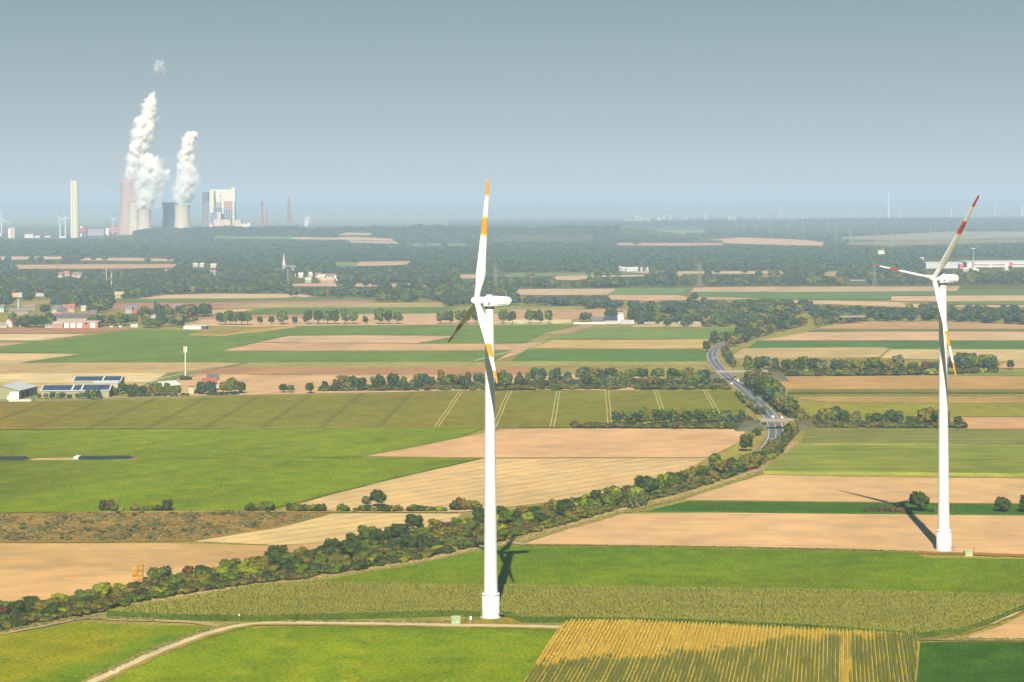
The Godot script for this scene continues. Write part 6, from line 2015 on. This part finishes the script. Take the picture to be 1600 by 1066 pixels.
	for k in [[409.3, 314.0, 4.0, "dark topped brick red chimney, left of the slim pair"], [416.5, 330.0, 3.0, "shortest brick red chimney between the other two"], [451.0, 308.0, 4.6, "tallest brick red chimney standing apart"]]:
		var d := PLANT + 250.0
		var y := at(k[0], k[1], d).y
		t = thing("brick_chimney", k[3], "chimney", Vector3(at(k[0], k[1], d).x, 0, -d))
		var r: float = k[2] * d / F * 0.5
		part("shaft", lathe([Vector2(r * 1.15, 0), Vector2(r, y * 0.5), Vector2(r * 0.78, y * 0.9)], 20), worn("b06a64", "wall", 30.0), t)
		part("crown", lathe([Vector2(r * 0.80, y * 0.9), Vector2(r * 0.82, y), Vector2(r * 0.5, y), Vector2(r * 0.5, y * 0.9)], 20), worn("7c5a5c" if k[2] < 4.5 else "a86460", "wall", 30.0), t)
	# the red and white halls at the left
	t = thing("conveyor_building", "red topped transfer building at the pale stack's foot", "transfer building", g(127, 370) + Vector3(0, 0, 0))
	var s := -t.position.z / F
	part("upper", box_mesh(Vector3(18 * s, 6.0 * s, 20), Vector3(0, 10.3 * s, 0)), worn("c0485c", "wall", 30.0), t)
	for i in 3:
		part("leg", box_mesh(Vector3(3.4 * s, 7.6 * s, 12), Vector3((i - 1) * 6.2 * s, 3.7 * s, 0)), worn("5a7ca8" if i != 1 else "d4d8e4", "wall", 30.0), t)
	part("tank", lathe([Vector2(2.0 * s, 13.2 * s), Vector2(2.0 * s, 16.0 * s), Vector2(0, 16.6 * s)], 16), paint("f2efe8", 0.6), t)
	t = thing("conveyor_building", "long grey lilac hall between red halls", "hall", g(149, 368.5))
	part("wall", box_mesh(Vector3(26 * s, 10 * s, 30), Vector3(0, 5 * s, -20)), worn("a89cb0", "wall", 30.0), t)
	part("roof", box_mesh(Vector3(26.4 * s, 0.8 * s, 32), Vector3(0, 10.3 * s, -20)), worn("b4b0c0", "wall", 30.0), t)
	t = thing("conveyor_building", "white cubic building before the red striped hall", "hall", g(166, 368.0))
	part("wall", box_mesh(Vector3(9.5 * s, 9.0 * s, 20), Vector3(0, 4.5 * s, 0)), worn("f2ece0", "wall", 30.0), t)
	part("roof_house", box_mesh(Vector3(6.0 * s, 3.0 * s, 12), Vector3(2.0 * s, 10.4 * s, -2)), worn("e8e4e0", "wall", 30.0), t)
	t = thing("conveyor_building", "long red striped conveyor hall sloping down to the ridge", "hall", g(188, 368.5) + Vector3(0, 0, -20))
	for i in 5:
		var y := (14.4 - 2.3 * i) * s
		part("red_band" if i % 2 == 0 else "pale_band", box_mesh(Vector3((36.0 - 1.6 * i) * s, 2.25 * s, 24 - i), Vector3(-0.6 * i * s, y, 0)), worn(["c04a64", "d8a4b4"][i % 2], "wall", 30.0), t)
	t = thing("silo_building", "white and tan silo block left of the stack", "silo", g(18.7, 372))
	part("white_side", box_mesh(Vector3(4.0 * s, 15 * s, 16), Vector3(-3.4 * s, 7.5 * s, 0)), worn("f0ece6", "wall", 30.0), t)
	part("tan_side", box_mesh(Vector3(6.6 * s, 16 * s, 20), Vector3(2.0 * s, 8.0 * s, -1)), worn("d8b8a4", "wall", 30.0), t)
	part("red_ball", lathe([Vector2(0, 20 * s), Vector2(1.4 * s, 21.4 * s), Vector2(0, 23 * s)], 12), paint("d88878", 0.7), t)
	for k in [[1.0, 371.5, 4.0, 7.0, "white block at the frame's edge before the hazy woods"], [46.0, 372.0, 13.0, 5.5, "low white hall left of the pale stack"], [58.0, 371.5, 9.0, 2.5, "pale flat shed between hall and stack"], [98.5, 372.0, 10.0, 2.4, "thin white shed just left of the stack"], [75.0, 371.0, 9.0, 2.0, "faint pale roof in the woods left of the stack"]]:
		t = thing("works_hall", k[4], "hall", g(k[0], k[1]))
		part("wall", box_mesh(Vector3(k[2] * s, k[3] * s, 20), Vector3(0, k[3] * s / 2, 0)), worn("f0ebe2", "wall", 30.0), t)
		part("roof", box_mesh(Vector3(k[2] * s + 2, 2.0, 22), Vector3(0, k[3] * s + 0.8, 0)), worn("dcdcdc", "wall", 30.0), t)
	# far turbines
	for k in [[2.2, 371, 343, 14, 0.0, "far white wind turbine at the frame's edge"], [93.8, 369, 343, 10, 0.55, "far white wind turbine, left of a close pair"], [102.0, 369, 341, 8, 0.5, "far white wind turbine, right of a close pair"], [176.0, 366, 343.5, 6.5, 0.9, "far white wind turbine behind the red halls"]]:
		p = g(k[0], k[1])
		s = -p.z / F
		t = thing("wind_turbine", k[5], "wind turbine", p, 0.3)
		var y: float = (k[1] - k[2]) * s
		part("tower", lathe([Vector2(3.4, 0), Vector2(2.0, y)], 12), paint("f0f2f4", 0.6), t)
		part("nacelle", box_mesh(Vector3(4, 4, 10), Vector3(0, y + 1, -2)), paint("f0f2f4", 0.6), t)
		for i in 3:
			part("blade", blade_mesh(k[3] * s, 0.0, 1.0, 0.5), paint("f0f2f4", 0.6), t, Transform3D(Basis(Vector3(0, 0, 1), k[4] + TAU * i / 3.0), Vector3(0, y + 1, 4)))

func puff(st_v: PackedVector3Array, st_n: PackedVector3Array, st_i: PackedInt32Array, c: Vector3, r: float, number: int, lean: Vector3) -> void:
	var rings := 7
	var segs := 10
	var k := st_v.size()
	var stretch := Vector3(rng.randf_range(0.85, 1.15), rng.randf_range(0.85, 1.2), rng.randf_range(0.85, 1.15))
	for i in rings + 1:
		for j in segs + 1:
			var th := PI * i / rings
			var ph := TAU * (j % segs) / segs
			var d := Vector3(sin(th) * cos(ph), cos(th), sin(th) * sin(ph))
			var w := noise.get_noise_3d(d.x * 1.3 + number * 3.1, d.y * 1.3, d.z * 1.3)
			var w2 := noise.get_noise_3d(d.x * 3.2, d.y * 3.2 + number * 1.7, d.z * 3.2)
			st_v.append(c + d * stretch * r * (1.0 + 0.30 * w + 0.16 * w2))
			st_n.append((d * 0.45 + lean).normalized())
			if i and j:
				var p := k + i * (segs + 1) + j
				st_i.append_array([p, p - 1, p - segs - 2, p, p - segs - 2, p - segs - 1])

func plume(label: String, path: Array, many: int, d: float, veil: int, dense := 0.9, thinness := 0.13) -> void:
	var t := thing("steam_cloud", label, "steam plume", at(path[0][0], path[0][1], d))
	var v := PackedVector3Array()
	var n := PackedVector3Array()
	var ix := PackedInt32Array()
	var v2 := PackedVector3Array()
	var n2 := PackedVector3Array()
	var ix2 := PackedInt32Array()
	var s := d / F
	for i in many + veil:
		var u := (pow(rng.randf(), 1.7) if i < many else rng.randf()) * (path.size() - 1.001)
		var k := int(u)
		var a: Array = path[k]
		var b: Array = path[k + 1]
		var f := u - k
		var thin := i >= many
		var half := lerpf(a[2], b[2], f) * (1.25 if thin else 0.66)
		var r := half * (rng.randf_range(0.20, 0.46) if not thin else rng.randf_range(0.16, 0.42))
		var off := Vector2.from_angle(rng.randf() * TAU) * sqrt(rng.randf()) * maxf(0.0, half - r)
		if thin:
			off = Vector2(rng.randfn(0.0, 0.44), rng.randfn(0.0, 0.44)) * half
		var c := at(lerpf(a[0], b[0], f) + off.x, lerpf(a[1], b[1], f) + rng.randf_range(-4, 4), d) + Vector3(0, 0, off.y * s) - t.position
		if thin:
			puff(v2, n2, ix2, c, r * s, i, Vector3(off.x, 0, off.y) / half * 0.55 + Vector3(0, 0.25, 0.5))
		else:
			puff(v, n, ix, c, r * s, i, Vector3(off.x, 0, off.y) / half * 0.4 + Vector3(0, 0.25, 0.5))
	var m := StandardMaterial3D.new()
	m.albedo_color = Color(dense, dense, dense)
	m.roughness = 1.0
	m.metallic_specular = 0.0
	m.backlight_enabled = true
	m.backlight = Color(0.6, 0.6, 0.6)
	if v.size():
		part("dense_steam", arrays_mesh(v, n, PackedVector2Array(), PackedVector2Array(), PackedColorArray(), ix), m, t).set_meta("kind", "stuff")
	var m2: StandardMaterial3D = m.duplicate()
	m2.transparency = BaseMaterial3D.TRANSPARENCY_ALPHA
	m2.albedo_color = Color(dense, dense, dense, thinness)
	if v2.size():
		part("thin_steam", arrays_mesh(v2, n2, PackedVector2Array(), PackedVector2Array(), PackedColorArray(), ix2), m2, t).set_meta("kind", "stuff")

func steam() -> void:
	plume("tall white steam plume leaning from the tallest cooling tower", [[204, 281, 9], [206, 268, 8.5], [210, 255, 9.5], [214, 240, 11], [218, 228, 12], [226, 214, 14], [229, 200, 13], [227, 188, 11], [233, 178, 9], [233, 165, 8], [236, 155, 6], [240, 146, 2.5]], 40, PLANT + 260.0, 1000)
	plume("dense white steam billowing over the small front cooling tower", [[226, 328, 9], [225, 316, 13], [230, 304, 15], [233, 292, 16], [236, 280, 16], [238, 268, 14], [234, 256, 12], [230, 246, 9]], 30, PLANT + 20.0, 800)
	plume("torn flank of steam drifting right of the small cooling tower", [[240, 292, 6], [248, 281, 8], [256, 273, 8], [263, 267, 4]], 0, PLANT + 30.0, 150, 0.9, 0.09)
	plume("slender white steam plume rising from the light cooling tower", [[285, 321, 10], [287, 308, 12], [290, 294, 13], [293, 280, 14], [293, 267, 12], [291, 254, 10], [290, 242, 9], [293, 228, 9], [296, 217, 8], [297, 210, 5], [308, 211, 3]], 20, PLANT + 30.0, 800)
	plume("faint torn wisp of steam high above the tall plume", [[240, 118, 3], [245, 108, 7], [247, 100, 8], [250, 96, 6], [257, 112, 3], [259, 122, 1.5]], 0, PLANT + 260.0, 80, 0.8, 0.045)
	plume("little white puff of steam right of the brick chimneys", [[478, 354, 4], [479, 349, 4.5], [481, 343, 3.5], [483, 339, 2]], 10, PLANT + 400.0, 50)

# ---------- distant buildings ----------
func far_block(called: String, label: String, category: String, x0: float, x1: float, y0: float, foot: float, hex: String, group := "", roof := "d4d4d4") -> Node3D:
	var a := g(x0, foot)
	var b := g(x1, foot)
	var s := -a.z / F
	if foot < 350.0:
		hex = Color(hex).darkened(0.28).to_html(false)  # distant walls dimmed in base colour to sink further into the haze
	var t := thing(called, label, category, (a + b) / 2, 0.0, group)
	var w := b.x - a.x
	var h := (foot - y0) * s
	part("wall", box_mesh(Vector3(w, h, w * 0.4 + 10.0), Vector3(0, h / 2, 0)), worn(hex, "wall", 40.0), t)
	part("roof", box_mesh(Vector3(w + 1.0, h * 0.06 + 0.4, w * 0.4 + 11.0), Vector3(0, h, 0)), worn(roof, "wall", 40.0), t)
	return t

func far_buildings() -> void:
	# logistics halls behind the farther turbine's rotor
	var t := far_block("warehouse", "long white warehouse with dark window bands behind the turbine", "warehouse", 1502, 1640, 408.5, 417.5, "e6dcd4")
	var s := F / -t.position.z
	for k in [[1510, 1537], [1541, 1561], [1573, 1598], [1602, 1634]]:
		var x0: float = g(k[0], 417.5).x - t.position.x
		var x1: float = g(k[1], 417.5).x - t.position.x
		part("window_band", box_mesh(Vector3(x1 - x0, 1.4 / s, 1.0), Vector3((x0 + x1) / 2, 4.8 / s, 46.0)), paint("54606c", 0.4), t)
	part("pink_panel", box_mesh(Vector3(5.6 / s, 4.4 / s, 1.0), Vector3(g(1570.5, 417.5).x - t.position.x, 6.0 / s, 46.6)), paint("e0486c", 0.6), t)
	far_block("warehouse", "pale grey warehouse wing behind the turbine's hub", "warehouse", 1443, 1501, 410.0, 419.0, "c4c8ce")
	far_block("warehouse", "small pink red cube at the warehouse's near corner", "hall", 1498.5, 1504, 412.5, 420.5, "e05878")
	t = thing("light_mast", "tall floodlight mast in front of the long warehouse", "mast", g(1521.3, 419))
	part("mast", lathe([Vector2(1.0, 0), Vector2(0.6, 29.0 / s)], 8), paint("b8b4bc", 0.6), t)
	part("lamp_ring", lathe([Vector2(0.5, 29.0 / s), Vector2(4.4, 29.4 / s), Vector2(4.4, 30.6 / s), Vector2(0.5, 30.8 / s)], 12), paint("d4d8dc", 0.6), t)
	far_block("works_hall", "cream flat hall alone in the far forest", "hall", 1371, 1384, 391.5, 397, "ece6c4", "", "f0eccc")
	far_block("works_hall", "white hall with red eaves at the far slope's top", "hall", 1386, 1417, 350.0, 354.5, "f0ece8", "", "d8b0a8")
	far_block("works_hall", "small white hall below the one with red eaves", "hall", 1408, 1420, 355.5, 358.5, "f0ecea")
	far_block("works_hall", "white hall roof next to the red eaved one", "hall", 1420, 1429, 348.0, 352.5, "e8eaf0")
	for k in [[1440.5, 402.5, 418, 1438, "pinkish tower house in the wood by the warehouse"]]:
		far_block("tower_house", k[4], "house", 1437, 1443, k[1], 412, "d8b8a8")
	# towns
	var which := ["first", "second", "third", "fourth", "fifth", "sixth", "seventh", "eighth", "ninth", "tenth", "eleventh", "twelfth", "thirteenth", "fourteenth"]
	var n := 0
	for k in [[457, 432.5, 9, "a87c80"], [470, 434, 8, "f2f2f0"], [484.5, 433, 6, "f0f0ee"], [497, 434, 10, "a06c78"], [503, 437, 12, "f0e2b8"], [513, 435, 11, "9c6474"], [521, 436, 10, "a87880"], [526, 439, 8, "f0ece4"], [506, 443, 14, "e0b89c"], [518, 443, 12, "dcb498"], [481, 442, 10, "d8d4b0"], [543, 438.5, 5, "e8d8c0"], [538, 423.5, 12, "ead4a8"]]:
		house("village_house", "%s far house from the left in the village beyond the spire" % which[n], "house", k[0], k[1], k[2], 8, 5, 4, rng.randf_range(-0.6, 0.6), "f0ece4" if k[3] < "b" else k[3], k[3], 0, "houses of the village beyond the spire")
		n += 1
	n = 0
	for k in [[95, 433.5, 10, "b07078"], [103, 431.5, 10, "d88078"], [118, 433, 11, "b0747c"], [124, 434, 9, "a88088"], [152, 433, 12, "c88c74"], [222, 431, 10, "b8888c"], [305, 417.5, 9, "e8d4b8"], [316, 417.5, 9, "e4ccb0"], [334, 418.5, 12, "e4d0b4"], [330, 429.5, 16, "b08890"], [262, 428, 10, "b09490"]]:
		house("village_house", "%s reddish far roof from the left in the wooded village" % which[n], "house", k[0], k[1], k[2], 9, 5, 4, rng.randf_range(-0.6, 0.6), "ece2d8", k[3], 0, "far roofs of the wooded village")
		n += 1
	n = 0
	for k in [[974, 424, 10, "f2f2ee"], [983, 424.5, 12, "f4f4f2"], [993, 424, 10, "eceef0"], [1003, 424.5, 3, "f0f0f0"], [1011, 424.5, 3, "f0f0f0"], [969, 423, 6, "f0f0f0"], [1366, 420.0, 9, "dce4e8"], [1385, 420.5, 5, "e8ecec"], [1350, 404, 6, "e8d8d4"], [1522, 425, 6, "f0e0d4"], [1526, 427, 9, "e8c8b4"], [1510, 425, 10, "e4d4cc"], [1572, 426, 7, "f0dcd0"]]:
		house("village_house", "%s small white building from the left along the far wood's edge" % which[n], "house", k[0], k[1], k[2], 8, 5.5, 2.4, rng.randf_range(-0.5, 0.5), k[3], "f0f0ee", 0, "white buildings along the far wood's edge")
		n += 1
	n = 0
	for k in [[1445, 352, 1448, 349.5, "f0e4e0"], [1449, 352.5, 1453, 350, "d8b0a8"], [1456, 351, 1459, 348.5, "c8a8a8"], [1460, 352, 1464, 349, "f0ece8"], [1467, 351, 1470, 348.8, "d0b4b0"], [1336, 353, 1343, 351, "dcdcd8"], [1342, 359, 1346, 357, "e4e8ec"], [1355, 358, 1358, 355.5, "f4f4f4"], [1318, 354.5, 1325, 352.5, "d8dcdc"], [1503, 354, 1508, 352, "e0dcdc"], [1280, 356, 1286, 354, "e0d4cc"]]:
		far_block("distant_house", "%s tiny house from the left on the far slope with pylons" % which[n], "house", k[0], k[2], k[3], k[1], k[4], "houses on the far slope with pylons", "b08c88")
		n += 1
	# the city on the haze
	n = 0
	var high := ["first", "second", "third", "fourth", "fifth", "sixth", "seventh", "eighth", "ninth", "tenth", "eleventh", "twelfth", "thirteenth", "fourteenth", "fifteenth", "sixteenth", "seventeenth", "eighteenth", "nineteenth", "twentieth", "twenty-first", "twenty-second", "twenty-third", "twenty-fourth"]
	for k in [[976, 989, 342.5, 349, "f0dcd0"], [991, 999, 338, 348.5, "f0dcd0"], [1000, 1006, 340, 348.5, "f4e4dc"], [1007, 1016, 341.5, 348, "f0e0d8"], [1013, 1014.5, 333, 348, "e0e8ec"], [1026, 1033, 340, 347, "f0dcd0"], [1034, 1040, 336.5, 347, "f4dccc"], [1044, 1050, 337, 346, "e0d8d4"], [1060, 1067, 343, 348, "f4f0d4"], [1068, 1074, 336.5, 346, "dcd8d8"], [1085, 1087, 335.5, 345, "e8dcdc"], [1098, 1106, 330.5, 345, "e4ecf4"], [1137, 1143, 337, 346.5, "f0e8e8"], [1144, 1150, 340, 346.5, "ece8e8"], [1184, 1188, 336.5, 345, "f0f0f4"], [1204, 1207, 340, 346, "e8e0e4"], [1213, 1216, 341, 346, "f0e0dc"], [1216, 1223, 331.5, 344, "ece4ec"], [1235, 1240, 336, 344, "e8e4e4"], [1252, 1256, 337, 344, "e0e0e8"], [1259, 1262.5, 337.5, 344, "f4f4fa"], [1370, 1376, 335.5, 341.5, "ecdcdc"], [1401, 1407, 337, 342, "f0ece8"], [1480, 1484, 331.5, 342, "dce4ec"]]:
		far_block("distant_building", "%s pale city building from the left in the haze" % high[n], "building", k[0], k[1], k[2], k[3], k[4], "pale city buildings in the haze")
		n += 1
	n = 0
	for k in [[566, 339], [588, 337.5], [600, 339.5], [612, 341], [626, 340.5], [641, 342], [652, 341], [668, 342.5], [690, 341], [520, 340], [536, 342.5], [548, 338.5], [716, 340], [742, 341.5], [846, 341], [868, 340], [892, 342], [915, 341.5], [942, 340.5], [958, 343]]:
		far_block("distant_building", "%s faint pale speck of a building from the left, in the haze" % high[n], "building", k[0], k[0] + rng.randf_range(2.0, 4.5), k[1] - rng.randf_range(1.2, 2.2), k[1] + 1.0, ["e8dcd4", "e0e8ec", "ece4dc"][n % 3], "faint specks of the far town")
		n += 1
	for k in [[1388.6, 299.5, 340, 1.7, "tall pale chimney rising alone over the hazy city", "e8e0d8"], [1407.5, 328, 341, 0.8, "short thin chimney right of the tall pale one", "e0e4e8"], [1487, 324.5, 341, 0.9, "pointed pale tower left of the turbine's raised blade", "f0f0f0"], [1555, 312, 340, 0.6, "hair thin mast in the haze right of the raised blade", "d8d0dc"], [1597.5, 319, 338, 1.6, "pale tower at the frame's edge in the haze", "f0e8e4"], [1334, 328, 346, 0.5, "faint thin mast over the pylons", "d8dce4"]]:
		var p := g(k[0], k[2])
		s = -p.z / F
		t = thing("distant_chimney", k[4], "chimney", p)
		var h: float = (k[2] - k[1]) * s
		part("shaft", lathe([Vector2(k[3] * s * 1.15, 0), Vector2(k[3] * s * 0.8, h * 0.94)], 14), worn(k[5], "wall", 40.0), t)
		part("tip", lathe([Vector2(k[3] * s * 0.82, h * 0.94), Vector2(k[3] * s * 0.7, h), Vector2(0, h)], 14), worn("d8d8dc", "wall", 40.0), t)

# ---------- woods ----------
func woods() -> void:
	var near := [crown_mesh(301, 300, 0.17, "wood"), crown_mesh(302, 300, 0.17, "wood"), crown_mesh(303, 260, 0.17, "round")]
	var far := [crown_mesh(311, 70, 0.30, "wood"), crown_mesh(312, 70, 0.30, "wood")]
	# [left, right, far line, near line in picture points, step across, step along, heights, label]
	var parts := [
		[-260, 420, 440, 487, 11.0, 24.0, 9.0, 15.0, "wood and gardens round the village with the slim tower"],
		[420, 980, 440, 487, 10.0, 22.0, 10.0, 16.0, "long dark band of trees behind the striped middle fields"],
		[860, 1860, 462, 513, 9.5, 17.0, 9.0, 14.0, "dense wood belt between motorway and far fields"],
		[-260, 300, 404, 441, 13.0, 40.0, 10.0, 17.0, "wooded village land under the pale stack"],
		[300, 900, 404, 441, 13.0, 40.0, 10.0, 17.0, "woods round the spire and its village"],
		[900, 1860, 400, 449, 12.5, 36.0, 10.0, 17.0, "woods in front of the white warehouse"],
		[-260, 500, 371, 405, 17.0, 80.0, 10.0, 17.0, "hazy forest below the power station"],
		[500, 1100, 356, 405, 18.0, 90.0, 10.0, 17.0, "hazy forest in the middle distance"],
		[1100, 1860, 354, 401, 18.0, 90.0, 10.0, 17.0, "hazy forest under the pylon slope"],
		[120, 1060, 356, 372, 20.0, 55.0, 9.0, 15.0, "forest on the long ridge before the power station"],
		[-260, 200, 362, 373, 20.0, 130.0, 9.0, 14.0, "thin hazy woods left of the stack"],
		[700, 1860, 345, 358, 26.0, 150.0, 11.0, 18.0, "blue wooded rise under the hazy city"],
	]
	for k in parts:
		var z0 := -g(800, k[2]).z
		var z1 := -g(800, k[3]).z
		var hill: bool = k[8].contains("ridge")
		if hill:
			z0 = 7700.0
			z1 = 6750.0
		var sets := {}
		var z := z1
		while z < z0:
			var left: float = g(k[0], 318.0 + EYE * F / z).x
			var right: float = g(k[1], 318.0 + EYE * F / z).x
			var x: float = left + rng.randf() * k[4]
			while x < right:
				var p := Vector3(x + rng.randf_range(-0.5, 0.5) * k[4], 0, -z - rng.randf() * k[5])
				x += k[4] * rng.randf_range(0.7, 1.3)
				p.y = hill_height(p.x, p.z) - 0.3
				if noise.get_noise_2d(p.x / 140.0, p.z / 420.0) < -0.42:
					continue
				var h := rng.randf_range(k[6], k[7]) * (0.85 + 0.3 * noise.get_noise_2d(p.x / 120.0, p.z / 260.0))
				var w := h * rng.randf_range(0.85, 1.25) * (1.0 if z < 5000.0 else 1.5)
				var foot := pix(p)
				if foot.x < k[0] or foot.x > k[1]:
					continue
				var top := pix(p + Vector3(0, h, 0))
				var mid := (foot + top) / 2
				var side := Vector2(w * 0.4 * F / z, 0)
				if inside(foot, clear) or inside(top, clear) or inside(mid, clear) or inside(mid + side, clear) or inside(mid - side, clear):
					continue
				if foot.y > 486.0 and foot.x > 1120.0 and foot.x < 1270.0 and foot.y > 515.0 - (foot.x - 1215.0) * 0.25 - 14.0:
					continue
				if near_building(foot, top):
					continue
				var which := ("n%d" % (rng.randi() % 3)) if z < 3600.0 else ("f%d" % (rng.randi() % 2))
				if not sets.has(which):
					sets[which] = [[], []]
				sets[which][0].append(Transform3D(Basis(Vector3.UP, rng.randf() * TAU).scaled(Vector3(w, h, w)), p))
				var q := rng.randf() + 0.35 * noise.get_noise_2d(p.x / 200.0, p.z / 500.0)
				var tone := lin(TONES["bluish green" if q < 0.45 else ("dark green" if q < 0.75 else ("green" if q < 0.96 and z < 3600.0 else ("dark green" if z > 3600.0 else "olive")))])
				var b := rng.randf_range(1.12, 1.32)  # crowns lightened and bluish share raised, haze put into the foliage colour
				sets[which][1].append(Color(tone.r * b, tone.g * b, tone.b * b))
			z += k[5]
		for which in sets:
			var mesh: ArrayMesh = near[int(which.substr(1))] if which.begins_with("n") else far[int(which.substr(1))]
			scatter("woodland", mesh, leaf_material(0.8, 0.25), sets[which][0], sets[which][1], k[8])

var windows_kept: Array = []   # what the photograph shows free of trees: the fronts of buildings
func near_building(foot: Vector2, top: Vector2) -> bool:
	if windows_kept.is_empty():
		for k in [[80, 483, 142, 514], [22, 464, 36, 492], [4, 503, 40, 513], [57, 460, 72, 466], [182, 461, 192, 468], [906, 492, 1000, 510], [455, 430, 530, 445], [438, 398, 448, 422], [968, 416, 1016, 426], [1440, 404, 1640, 421], [1370, 390, 1386, 398], [0, 352, 210, 373], [1084, 409, 1102, 452], [766, 412, 782, 455], [1325, 437, 1354, 446], [204, 494, 236, 502], [294, 509, 322, 516], [92, 428, 130, 435], [326, 426, 354, 431], [296, 414, 342, 420]]:
			windows_kept.append(Rect2(k[0], k[1], k[2] - k[0], k[3] - k[1]))
	for r in windows_kept:
		if r.has_point(foot) or r.has_point(top) or r.has_point((foot + top) / 2):
			return true
	return false
